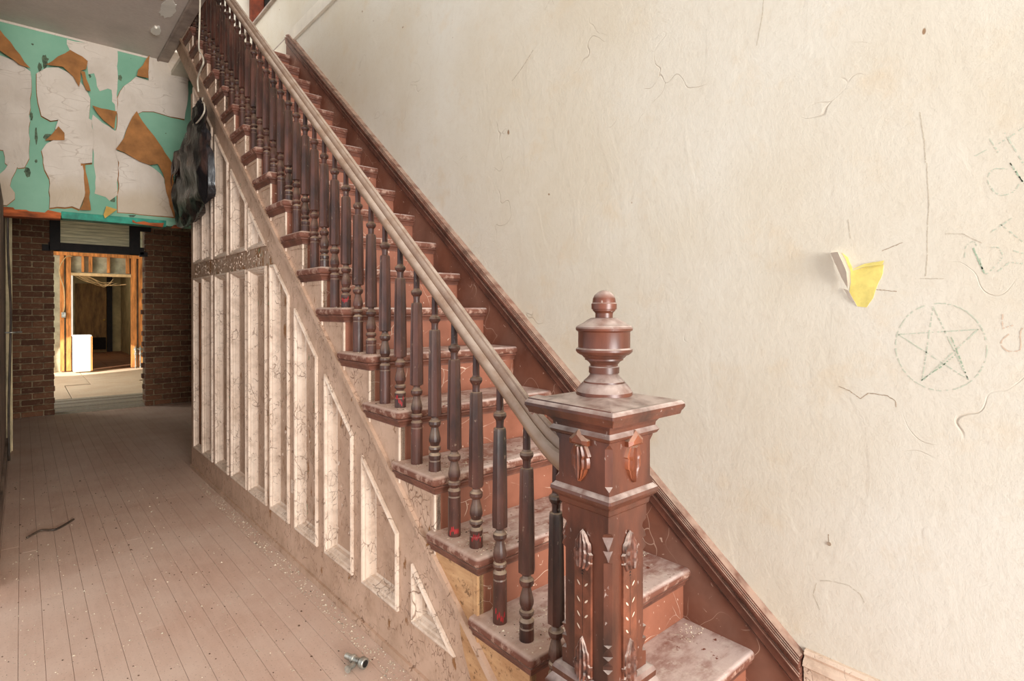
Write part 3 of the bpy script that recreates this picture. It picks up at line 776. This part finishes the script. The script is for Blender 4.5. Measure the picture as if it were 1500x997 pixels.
# ============================================================ RAILING
rl = thing('stair_railing', 'dusty brown moulded handrail carried on dark turned balusters down the stairs', 'railing', (1.083, 1.05, .19))
def baluster_mesh(ext):
    e = ext
    pr = [(-.002, .0215), (.034+e, .0212), (.038+e, .0198), (.041+e, .0198), (.044+e, .0212), (.055+e, .0215), (.060+e, .0185), (.064+e, .0142), (.068+e, .0145),
          (.071+e, .019), (.077+e, .0218), (.084+e, .0205), (.088+e, .0150), (.093+e, .0165), (.103+e, .0205), (.113+e, .0208), (.128+e, .0175), (.142+e, .0138), (.152+e, .0125),
          (.155+e, .018), (.163+e, .0214), (.172+e, .0208), (.177+e, .0150), (.184+e, .0118), (.1915+e, .0118)]
    bm = bmesh.new(); lathe(bm, pr, 16)
    # octagonal shaft, slightly tapered, chamfered ends, fluted facets
    z0, z1 = .190+e, .492+e
    rings = []
    for z, r in ((z0, .0185), (z0+.003, .0242), (z0+.02, .0246), ((z0+z1)/2, .0232), (z1-.010, .0202), (z1-.002, .0185), (z1, .0125)):
        rg = []
        for i in range(24):
            a = 2*PI*i/24+PI/8
            seg = i % 3
            rad = r if seg == 0 else r*.895
            rg.append((rad*math.cos(a), rad*math.sin(a), z))
        rings.append(rg)
    loft(bm, rings)
    lathe(bm, [(z1-.001, .012), (z1+.010, .0112), (z1+.022, .0125), (z1+.030, .0185), (z1+.037, .0205), (z1+.044, .0185), (z1+.047, .013), (z1+.052, .0112), (z1+.155, .0100)], 14)
    bmesh.ops.recalc_face_normals(bm, faces=bm.faces)
    me = bpy.data.meshes.new('baluster'); bm.to_mesh(me); bm.free(); me.materials.append(M['baluster'])
    for p in me.polygons: p.use_smooth = True
    try: me.set_sharp_from_angle(angle=math.radians(18))
    except Exception: pass
    return me
b1, b2 = baluster_mesh(0), baluster_mesh(.095)
BX = 1.083
for k in range(1, NT_+1):
    if k > 1: inst('baluster', b1, (BX, ny(k)+.078, RISE*k), rl, (0, 0, rr.uniform(-.15, .15)))
    inst('baluster', b2, (BX, ny(k)+.197, RISE*k), rl, (0, 0, rr.uniform(-.15, .15)))
# handrail swept
RP = [(-.018, .060), (-.020, .066), (-.031, .071), (-.038, .083), (-.038, .097), (-.032, .108), (-.023, .111), (-.0195, .107), (-.0185, .117), (-.016, .127), (-.011, .1325), (-.0085, .130), (-.006, .1365), (0, .139),
      (.006, .1365), (.0085, .130), (.011, .1325), (.016, .127), (.0185, .117), (.0195, .107), (.023, .111), (.032, .108), (.038, .097), (.038, .083), (.031, .071), (.020, .066), (.018, .060)]
path = [(5.6, 0), (4.5, 0), (3.4, 0), (2.4, 0), (1.8, 0), (1.4, 0), (1.25, 0), (1.17, 0)]
bm = bmesh.new(); rings = []
for y, _ in path: rings.append([(BX+a, y, SL*y+b) for a, b in RP])
for y, dz_, gr in ((1.12, .0, 1.04), (1.07, .006, 1.1), (1.03, .018, 1.15), (.995, .036, 1.2), (.966, .056, 1.2)):
    rings.append([(BX+a*gr, y, SL*y+dz_+.1+(b-.1)*gr) for a, b in RP])
loft(bm, rings); finish('handrail', bm, 'rail', rl, 42)
# paint drips on a few baluster feet
for k, (y, z) in enumerate([(ny(2)+.197, .38), (ny(3)+.078, .57), (ny(3)+.197, .57), (ny(5)+.078, .95), (ny(7)+.078, 1.33)]):
    bm = bmesh.new(); n = 6
    for q in range(n):
        a = PI+.2+(q/n)*1.5; h0 = z+.008+rr.random()*.03
        r_ = .0218; vs = []
        for da, dh in ((0, 0), (.12, -.004), (.2, .006), (.14, .016), (.03, .012)):
            vs.append(bm.verts.new((BX+r_*math.cos(a+da), y+r_*math.sin(a+da), h0+dh)))
        bm.faces.new(vs)
    o = finish('red_paint_chip', bm, 'redpaint', rl)

# ============================================================ NEWEL POST
NX, NY = 1.083, .887
nw = thing('newel_post', 'carved square brown newel post with turned urn finial at the stair foot', 'newel post', (NX, NY, 0))
def sqring(h, z, c=0.0):
    c = max(c, .0004)
    return [(NX-h, NY-h+c, z), (NX-h+c, NY-h, z), (NX+h-c, NY-h, z), (NX+h, NY-h+c, z), (NX+h, NY+h-c, z), (NX+h-c, NY+h, z), (NX-h+c, NY+h, z), (NX-h, NY+h-c, z)]
def post(name, prof, m, parent, sm=30):
    bm = bmesh.new(); loft(bm, [sqring(h, z, c) for z, h, c in prof]); return finish(name, bm, m, parent, sm)
post('plinth', [(0, .100, .001), (.37, .100, .001), (.38, .104, .001), (.40, .104, .001), (.412, .098, .001), (.422, .090, .001), (.436, .091, .001), (.446, .086, .001), (.450, .075, .001)], 'newel', nw)
# lower shaft with chamfers and scalloped stops
sc = [(.43, .002), (.484, .002), (.488, .016), (.496, .016), (.503, .010), (.511, .002), (.515, .0015), (.518, .017), (.530, .012), (.544, .001), (.546, .0140), (.736, .0140), (.742, .001), (.752, .006), (.764, .016), (.767, .002), (.775, .005), (.786, .013), (.795, .018), (.803, .014), (.809, .001), (.86, .0008)]
post('shaft', [(z, .0735, c) for z, c in sc], 'newel', nw, 25)
post('collar', [(.845, .0735, .001), (.850, .078, .001), (.862, .080, .001), (.868, .086, .001), (.874, .0925, .003), (.882, .0965, .005), (.889, .0945, .003), (.894, .088, .001), (.898, .085, .001)], 'newel', nw, 24)
post('upper_block', [(.895, .0846, .001), (.908, .0846, .001), (.918, .0846, .0125), (1.004, .0846, .0125), (1.016, .0846, .001), (1.03, .0846, .001)], 'newel', nw, 25)
post('neck_moulding', [(1.018, .0846, .001), (1.022, .092, .001), (1.030, .0965, .002), (1.036, .093, .001), (1.040, .089, .001), (1.048, .090, .001), (1.055, .095, .001), (1.063, .106, .001), (1.067, .116, .001), (1.069, .118, .001)], 'newel', nw, 24)
post('cap_board', [(1.067, .119, .001), (1.068, .132, .001), (1.076, .134, .001), (1.080, .137, .001), (1.086, .1405, .002), (1.093, .1405, .003), (1.098, .137, .002), (1.101, .133, .001)], 'newel', nw, 24)
# loose split strips of the low hipped top
tp = post('cap_top', [(1.099, .134, .001), (1.114, .066, .001), (1.116, .05, .001)], 'newel', nw, 15)
bm = bmesh.new()
hi_ = 1.1035
def topz(d): return 1.099+(.134-d)*.015/.068
pts = [(NX-.133, NY-.128, topz(.133)+.004), (NX-.133, NY+.133, topz(.133)+.005), (NX-.112, NY+.12, topz(.112)+.006), (NX-.112, NY-.105, topz(.112)+.003)]
lo = [(a, b, c-.005) for a, b, c in pts]
loft(bm, [lo, pts]); finish('split_strip', bm, 'newel', nw)
# finial
F = [(1.110, .066), (1.114, .0695), (1.122, .0690), (1.130, .0640), (1.137, .0585), (1.143, .0530), (1.1435, .0505), (1.147, .0500), (1.152, .0440), (1.160, .0365), (1.1665, .0340), (1.167, .0372), (1.182, .0375), (1.184, .0335), (1.188, .0340), (1.194, .0385), (1.198, .0440), (1.199, .0470),
     (1.203, .0470), (1.205, .0505), (1.211, .0560), (1.212, .0600), (1.216, .0660), (1.221, .0698), (1.226, .0690), (1.229, .0640), (1.2295, .0635), (1.268, .0638), (1.2685, .0640), (1.272, .0692), (1.277, .0700), (1.281, .0680), (1.283, .0655), (1.284, .0648), (1.2845, .0620), (1.290, .0520), (1.297, .0420), (1.302, .0330), (1.303, .0215),
     (1.314, .0215), (1.319, .0262), (1.3195, .0275), (1.323, .0280), (1.324, .0310), (1.337, .0312), (1.339, .0300), (1.340, .0285), (1.350, .0275), (1.358, .0240), (1.365, .0170), (1.369, .0090), (1.371, .0010)]
bm = bmesh.new(); lathe(bm, [(z, r) for z, r in F], 40, (NX, NY)); finish('finial', bm, 'newel', nw, 24)
# carved ornaments
def face_map(side, h):
    if side == 'hall': return lambda u, v, w: (NX-h-w, NY-u, v)
    return lambda u, v, w: (NX+u, NY-h-w, v)
def leaf(side, h, z0, z1, wd, m, down=False, lobes=4, rise=.010, name='carved_leaf', skew=0):
    fm = face_map(side, h); bm = bmesh.new(); R_, Cn = 22, 15
    rows = []
    for i in range(R_+1):
        t_ = i/R_
        env = math.sin(PI*min(1, (t_*.82+.18)))**.7 if t_ < 1 else 0
        wv = wd/2*env*(1+.22*((t_*lobes) % 1.0)-.1) if t_ < .97 else wd*.06
        tt = t_ if not down else 1-t_
        row = []
        for j in range(Cn):
            s = -1+2*j/(Cn-1)
            zz = z0+(z1-z0)*(tt + (.05*(abs(s)**1.5) * (-1 if not down else 1)))
            hh = rise*(1-s*s*.7)*(.72+.28*math.cos(s*PI*5.0))*(1-.25*t_)+.0022
            if j in (0, Cn-1): hh = -.001
            if i == 0 or i == R_: hh = max(-.001, hh*.25)
            row.append(bm.verts.new(fm(s*wv+skew*t_, zz, hh)))
        rows.append(row)
    for a, b in zip(rows, rows[1:]):
        for j in range(Cn-1): bm.faces.new((a[j], a[j+1], b[j+1], b[j]))
    return finish(name, bm, m, nw, 40)
for side in ('hall', 'front'):
    h = .0735; fm = face_map(side, h)
    bm = bmesh.new()
    r0 = [fm(-.0265, .452, -.001), fm(.0265, .452, -.001), fm(.0265, .735, -.001), fm(-.0265, .735, -.001)]
    r1 = [fm(-.0255, .452, .006), fm(.0255, .452, .006), fm(.0255, .735, .006), fm(-.0255, .735, .006)]
    loft(bm, [r0, r1]); strip = finish('carved_strip', bm, 'strip', nw)
    leaf(side, h+.003, .708, .800, .055, 'carve', rise=.013)
    leaf(side, h+.003, .435, .545, .052, 'carve', rise=.013)
    # incised sprigs
    bm = bmesh.new()
    def lens(cu, cv, a, l, w_):
        vs = []
        for q in range(10):
            an = 2*PI*q/10; uu = math.cos(an)*l; vv = math.sin(an)*w_*(1-abs(math.cos(an))*.5)
            vs.append(bm.verts.new(fm(cu+uu*math.cos(a)-vv*math.sin(a), cv+uu*math.sin(a)+vv*math.cos(a), .0066)))
        bm.faces.new(vs)
    for v_ in (.665, .625, .590, .560):
        lens(-.012, v_+.004, 2.3, .0075, .0026)
        if v_ != .560: lens(.012, v_+.006, .8, .0075, .0026)
    finish('sprig_cuts', bm, 'notch', nw)
    bm = bmesh.new()
    r0 = [fm(-.0006, .55, .0062), fm(.0006, .55, .0062), fm(.0006, .69, .0062), fm(-.0006, .69, .0062)]
    bm.faces.new([bm.verts.new(p) for p in r0]); 
    for v_ in (.692, .699, .706):
        bm.faces.new([bm.verts.new(p) for p in (fm(-.004+.0*v_, v_, .0064), fm(.004, v_, .0064), fm(.0, v_+.005, .0064))])
    finish('sprig_stem', bm, 'soot', nw)
    # drop ornament on the upper block: peaked head and hanging leaf
    h = .0846; fm = face_map(side, h); bm = bmesh.new()
    out = [(-.028, 1.004), (.028, 1.004), (.028, 1.016), (0, 1.040), (-.028, 1.016)]
    loft(bm, [[fm(a, b, -.001) for a, b in out], [fm(a, b, .011) for a, b in out], [fm(a*.55, 1.016+(b-1.016)*.55, .017) for a, b in out]])
    finish('ornament_head', bm, 'newelhi', nw)
    leaf(side, h, .915, 1.003, .058, 'newelhi', down=True, lobes=3, rise=.013)
# turned tip missing wood at broken cap corner
bm = bmesh.new(); r_ = random.Random(3)
for q in range(7):
    c = Vector((NX-.118+r_.random()*.02, NY+.125+r_.random()*.02, 1.058+r_.random()*.012)); s = .006
    vs = [bm.verts.new(c+Vector((r_.uniform(-s, s), r_.uniform(-s, s), r_.uniform(-s, s)))) for _ in range(4)]
    for f_ in ((0, 1, 2), (0, 1, 3), (1, 2, 3), (0, 2, 3)): bm.faces.new([vs[i] for i in f_])
finish('splinters', bm, 'newelhi', nw)

# ============================================================ WALL MARKS (children of the wall)
def ribbon(bm, pts, wd, dash=None, x=XW-.0006, seed=0, jit=.0):
    r_ = random.Random(seed)
    # resample
    P = [];
    for (a, b), (c, d) in zip(pts, pts[1:]):
        l = math.hypot(c-a, d-b); n = max(1, int(l/.004))
        for k in range(n): P.append((a+(c-a)*k/n+r_.uniform(-jit, jit), b+(d-b)*k/n+r_.uniform(-jit, jit)))
    P.append(pts[-1])
    for p, q in zip(P, P[1:]):
        if dash and r_.random() > dash: continue
        dx, dy = q[0]-p[0], q[1]-p[1]; l = math.hypot(dx, dy) or 1; w_ = wd*(.5+.7*r_.random())/2
        nx_, ny_ = -dy/l*w_, dx/l*w_
        bm.faces.new([bm.verts.new((x, *c)) for c in ((p[0]+nx_, p[1]+ny_), (q[0]+nx_, q[1]+ny_), (q[0]-nx_, q[1]-ny_), (p[0]-nx_, p[1]-ny_))])
def smooth_pts(pts, n=8):
    out = []
    for i in range(len(pts)-1):
        p0, p1, p2, p3 = [Vector(pts[j]) for j in (max(i-1, 0), i, i+1, min(i+2, len(pts)-1))]
        for k in range(n):
            s = k/n; out.append(tuple(.5*((2*p1)+(p2-p0)*s+(2*p0-5*p1+4*p2-p3)*s*s+(3*p1-p0-3*p2+p3)*s**3)))
    out.append(tuple(pts[-1])); return out
cy_, cz_ = .366, 1.223
circ = [(cy_+.0985*math.cos(a), cz_+.1165*math.sin(a)) for a in [2*PI*i/40 for i in range(41)]]
bm = bmesh.new(); ribbon(bm, circ, .0028, .75, seed=1, jit=.0007)
o = finish('crayon_circle', bm, 'crayon', wall_right); o['label'] = 'faint green crayon circle around a star'
starp = [(.379, 1.331), (.305, 1.142), (.458, 1.253), (.285, 1.272), (.403, 1.128), (.379, 1.331)]
bm = bmesh.new(); ribbon(bm, starp, .0030, .8, seed=2, jit=.0006)
o = finish('crayon_star', bm, 'crayon', wall_right); o['label'] = 'five-pointed star in green crayon'
bm = bmesh.new(); ribbon(bm, [(.405, 1.13), (.36, 1.172), (.33, 1.205)], .0028, .7, seed=6, jit=.0006); ribbon(bm, [(.34, 1.25), (.32, 1.19), (.305, 1.142)], .0028, .7, seed=6, jit=.0006)
finish('crayon_star', bm, 'crayondark', wall_right)
bm = bmesh.new()
for k, q in enumerate([[(.292, 1.717), (.231, 1.746), (.202, 1.766), (.17, 1.78)], [(.264, 1.755), (.242, 1.705)], [(.237, 1.767), (.202, 1.685), (.19, 1.66)], [(.225, 1.686), (.201, 1.635), (.18, 1.61)],
                       smooth_pts([(.23, 1.672), (.254, 1.676), (.267, 1.658), (.26, 1.629), (.242, 1.609), (.219, 1.613), (.207, 1.632)]), [(.26, 1.518), (.221, 1.549)], [(.242, 1.536), (.201, 1.489)],
                       smooth_pts([(.313, 1.458), (.31, 1.486), (.294, 1.497), (.285, 1.472), (.273, 1.415), (.254, 1.43), (.239, 1.453), (.245, 1.477), (.26, 1.48)]), [(.248, 1.418), (.225, 1.440), (.201, 1.435)], [(.222, 1.47), (.2, 1.46)]]):
    ribbon(bm, q, .0026, .7, seed=k, jit=.0006)
o = finish('crayon_scribble', bm, 'crayon', wall_right); o['label'] = 'faint green crayon letters and lines at right edge'
bm = bmesh.new(); ribbon(bm, [(.297, 1.485), (.273, 1.415)], .0036, .85, seed=4, jit=.0006); ribbon(bm, [(.225, 1.686), (.201, 1.635)], .0034, .85, seed=4, jit=.0006)
finish('crayon_scribble', bm, 'crayondark', wall_right)
bm = bmesh.new(); ribbon(bm, [(.238, 1.311), (.238, 1.276), (.218, 1.284)], .003, .8, seed=8, jit=.0005); ribbon(bm, smooth_pts([(.226, 1.262), (.241, 1.240), (.229, 1.221), (.205, 1.225), (.205, 1.262), (.2, 1.28)]), .003, .8, seed=8, jit=.0005)
finish('crayon_scribble', bm, 'crayonpink', wall_right)
for k, (q, m) in enumerate([([(.394, 1.719), (.392, 1.659), (.389, 1.608), (.393, 1.523), (.392, 1.472), (.396, 1.413)], 'crackgrey'),
             ([(.61, 1.093), (.58, 1.082), (.551, 1.062), (.531, 1.081), (.484, 1.079), (.465, 1.067), (.463, 1.049)], 'crack'),
             ([(.41, 1.407), (.356, 1.405)], 'crackgrey'), ([(.512, 1.38), (.462, 1.373)], 'crack'), ([(.498, 1.489), (.477, 1.498), (.448, 1.509)], 'crack'),
             ([(.353, 1.523), (.317, 1.520), (.278, 1.492)], 'crackgrey'), ([(.585, 1.589), (.579, 1.532)], 'crackgrey'),
             ([(2.09, 2.46), (2.02, 2.50), (1.94, 2.56)], 'crack'), ([(1.86, 2.72), (1.82, 2.76), (1.80, 2.72)], 'crackgrey'),
             ([(.83, 2.45), (.84, 2.3), (.86, 2.2)], 'crackgrey'), ([(.41, 1.86), (.40, 1.78), (.397, 1.72)], 'crackgrey'),
             ([(.66, .49), (.63, .50), (.58, .505), (.55, .49), (.54, .47)], 'crackgrey'), ([(.67, .48), (.68, .44), (.66, .40)], 'crackgrey'), ([(.637, .640), (.636, .605)], 'crack')]):
    bm = bmesh.new(); ribbon(bm, q, .0024 if m == 'crack' else .0020, .95, seed=k+30, jit=.0006)
    finish('plaster_crack', bm, m, wall_right)
# small peeled hole showing yellow
hole = [(.602, 1.492), (.585, 1.477), (.572, 1.437), (.54, 1.446), (.494, 1.45), (.496, 1.426), (.514, 1.377), (.52, 1.355), (.536, 1.329), (.56, 1.332), (.581, 1.374), (.577, 1.402), (.578, 1.435), (.591, 1.473)]
o = prism_obj('exposed_yellow_patch', rough_poly(hole, .001, 3, .012), XW-.001, XW, 'yellow', wall_right); o['label'] = 'small patch of yellow paint where the cream surface tore away'
def curl(name, pts, hinge, k, m='flap'):
    """flap of paint lifting away from the wall, further from its hinge line"""
    (a, b), (c, d) = hinge; L_ = math.hypot(c-a, d-b); nx_, ny_ = -(d-b)/L_, (c-a)/L_
    pts = rough_poly(pts, .0007, 5, .008)
    bm = bmesh.new(); bm.faces.new([bm.verts.new((0, p, q)) for p, q in pts])
    c_ = min(p[0] for p in pts)
    while c_ < max(p[0] for p in pts):
        bmesh.ops.bisect_plane(bm, geom=bm.verts[:]+bm.edges[:]+bm.faces[:], plane_co=(0, c_, 0), plane_no=(0, 1, .3)); c_ += .006
    for v in bm.verts:
        dd = abs((v.co.y-a)*nx_+(v.co.z-b)*ny_)
        v.co.x = XW-.0015-k*dd*(1+dd*8)
    r = bmesh.ops.extrude_face_region(bm, geom=bm.faces[:])
    for g in r['geom']:
        if isinstance(g, bmesh.types.BMVert): g.co.x += .001
    return finish(name, bm, m, wall_right, 40)
curl('paint_flap', [(.632, 1.494), (.602, 1.492), (.589, 1.463), (.577, 1.43), (.581, 1.383), (.598, 1.412), (.619, 1.46)], ((.632, 1.494), (.590, 1.37)), .9)
curl('paint_flap', [(.598, 1.386), (.581, 1.379), (.56, 1.332), (.581, 1.355)], ((.598, 1.386), (.56, 1.332)), .9)
curl('paint_flap', [(.572, 1.437), (.54, 1.4455), (.494, 1.450), (.493, 1.462), (.54, 1.455)], ((.572, 1.462), (.494, 1.462)), .7, 'yellow')
# nail hole
bm = bmesh.new(); lathe(bm, [(0, .006), (.004, .005)], 10); 
bmesh.ops.rotate(bm, verts=bm.verts, cent=(0, 0, 0), matrix=Matrix.Rotation(PI/2, 3, 'Y')); bmesh.ops.translate(bm, verts=bm.verts, vec=(XW-.003, .634, .612)); finish('nail_hole', bm, 'crack', wall_right)

# ============================================================ LOOSE THINGS
# plastic bag hanging on the string
prof = [(2.88, 4.62, 4.72), (2.80, 4.52, 4.82), (2.73, 4.47, 4.97), (2.66, 4.44, 5.06), (2.58, 4.40, 5.12), (2.50, 4.38, 5.40), (2.40, 4.355, 5.44), (2.30, 4.36, 5.47), (2.20, 4.365, 5.50), (2.12, 4.40, 5.50), (2.06, 4.55, 5.49), (2.02, 4.70, 5.45), (1.99, 4.85, 5.25)]
bm = bmesh.new(); rings = []
nseg = 30
def lerp_prof(z):
    for (za, a, b), (zb_, c, d) in zip(prof, prof[1:]):
        if zb_ <= z <= za:
            s = (za-z)/(za-zb_); return a+(c-a)*s, b+(d-b)*s
    return prof[-1][1:]
for i in range(41):
    z = 2.88-(2.88-1.991)*i/40; a, b = lerp_prof(z); cyy = (a+b)/2; hw = (b-a)/2; th = .012+.05*math.sin(PI*min(1, i/40*1.0)); ring = []
    for j in range(nseg):
        an = 2*PI*j/nseg; yv = cyy+hw*math.cos(an)
        f_ = noise.noise(Vector((yv*9, z*3.2, .3)))*.05+abs(noise.noise(Vector((yv*14+z*4, z*5, 1.7))))*.06+noise.noise(Vector((yv*26, z*1.5, 5)))*.008
        xv = 1.0-th*.35-th*math.sin(an)*.8 + (f_ if math.sin(an) > 0 else 0)
        ring.append((xv, yv, z+.01*noise.noise(Vector((yv*8, z*4, 9)))))
    rings.append(ring)
loft(bm, rings)
bag = thing('plastic_bag', 'crumpled black plastic bag hanging from the stair string above the panelling', 'bag', (1.0, 4.9, 1.99))
finish('bag_body', bm, 'bag', bag, 60)
sheet_pts = [(5.10, 2.60), (5.40, 2.62), (5.46, 2.50), (5.44, 2.36), (5.38, 2.46), (5.28, 2.40), (5.15, 2.5)]
bm = bmesh.new()
prism(bm, sheet_pts, .955, .958); bmesh.ops.triangulate(bm, faces=bm.faces); bmesh.ops.subdivide_edges(bm, edges=bm.edges[:], cuts=3)
for v in bm.verts: v.co.x += .03*noise.noise(Vector((v.co.y*9, v.co.z*9, 0)))
finish('bag_flap', bm, 'bag', bag, 60)
tube('tie_cord', [(1.02, 4.66, 2.90), (1.0, 4.60, 2.84), (.985, 4.47, 2.80), (.975, 4.40, 2.73), (.965, 4.42, 2.69), (.96, 4.55, 2.675), (.96, 4.68, 2.69)], .0055, 'whitecord', bag)
tube('hanging_cord', [(1.0, 4.63, 3.85), (1.0, 4.645, 3.60), (1.0, 4.66, 3.44), (1.0, 4.68, 3.27), (.995, 4.56, 3.17), (.99, 4.50, 3.10), (.99, 4.60, 3.07), (.995, 4.70, 3.04), (1.0, 4.70, 2.95)], .006, 'whitecord')
tag(bpy.data.objects['hanging_cord'], 'thin white cord hanging down in front of the upper balusters', 'cord')
# metal pipe fitting on the floor
pf = thing('pipe_fitting', 'small galvanised pipe fitting lying on the floor by the panelling', 'pipe fitting', (.935, 1.90, 0))
bm = bmesh.new()
def lathe_dir(bm, prof, org, d, n=18):
    d = Vector(d).normalized(); a = d.orthogonal().normalized(); b = d.cross(a); o_ = Vector(org)
    loft(bm, [[o_+d*s+a*r*math.cos(2*PI*k/n)+b*r*math.sin(2*PI*k/n) for k in range(n)] for s, r in prof])
e_ = Vector((.3, -.95, .0)).normalized()
lathe_dir(bm, [(-.03, .011), (.0, .011), (.002, .0155), (.012, .0155), (.014, .012), (.04, .012)], (.925, 1.96, .018), e_)
finish('fitting_neck', bm, 'metal', pf, 30)
bm = bmesh.new(); lathe_dir(bm, [(0, .014), (.004, .0195), (.022, .0195), (.024, .017), (.024, .013), (.010, .012), (.010, .001)], (.938, 1.915, .0205), e_)
finish('fitting_nut', bm, 'metal', pf, 30)
bm = bmesh.new(); lathe_dir(bm, [(0, .0125), (.003, .012), (.003, .0001)], (.9445, 1.8935, .0205), e_); finish('fitting_bore_shade', bm, 'dark', pf)  # dark disc closing the nut mouth, painted as the shade inside
bm = bmesh.new(); lathe_dir(bm, [(0, .010), (.028, .010), (.03, .013), (.036, .013)], (.915, 1.925, .014), (-.8, -.4, .1)); finish('fitting_branch', bm, 'metal', pf, 30)
# twig and a rusty scrap at the left of the hall floor
tube('twig', [(.02, 4.25, .008), (.08, 4.32, .012), (.15, 4.30, .008), (.24, 4.42, .010)], .006, 'pipe')
tag(bpy.data.objects['twig'], 'thin dark twig lying near the left wall in mid hall', 'twig')
# chips and grit
def grit(name, n, region, m, smin, smax, seed, label, zf=lambda x, y: 0):
    r_ = random.Random(seed); bm = bmesh.new()
    for _ in range(n):
        x_ = r_.uniform(*region[0]); y_ = r_.uniform(*region[1]); s = r_.uniform(smin, smax)*(1 if r_.random() > .1 else 1.8)
        z_ = zf(x_, y_)
        if z_ is None: continue
        vs = [bm.verts.new((x_+s*math.cos(a+.5*r_.random())*r_.uniform(.5, 1), y_+s*math.sin(a)*r_.uniform(.5, 1), z_+.0003)) for a in (0, 1.6, 3.1, 4.7)]
        tpv = bm.verts.new((x_, y_, z_+s*.6))
        for i_ in range(4): bm.faces.new((vs[i_], vs[(i_+1) % 4], tpv))
    o_ = finish(name, bm, m); tag(o_, label, 'debris', kind='stuff'); return o_
grit('floor_grit', 1500, ((-.08, 1.04), (1.6, 6.0)), 'chip', .0015, .0045, 3, 'pale plaster grit scattered over the hall floorboards')
grit('dark_floor_grit', 500, ((-.08, 1.04), (1.6, 6.0)), 'chipdark', .0015, .005, 4, 'dark crumbs of dirt scattered over the hall floorboards')
grit('edge_rubble', 700, ((.98, 1.05), (1.4, 4.8)), 'chip', .002, .006, 5, 'line of plaster crumbs along the foot of the panelling')
def ztread(x_, y_):
    k = int((y_-Y0)/RUN); yk = ny(k)
    if k < 1 or k > 12 or y_-yk < .012: return None
    return RISE*k
grit('tread_grit', 1500, ((1.045, 1.25), (.9, 3.2)), 'chip', .001, .004, 6, 'plaster crumbs and dust lying on the left ends of the treads', ztread)
grit('tread_dark_grit', 350, ((1.045, 1.3), (.9, 2.6)), 'chipdark', .001, .0035, 7, 'dark crumbs lying among the dust on the lower treads', ztread)
grit('tread_corner_rubble', 500, ((1.70, 1.815), (.87, 1.5)), 'chip', .001, .004, 8, 'crumbs gathered in the wall corners of the lowest treads', lambda x_, y_: None if (ztread(x_, y_) is None or ((y_-Y0) % RUN) < .17) else ztread(x_, y_))
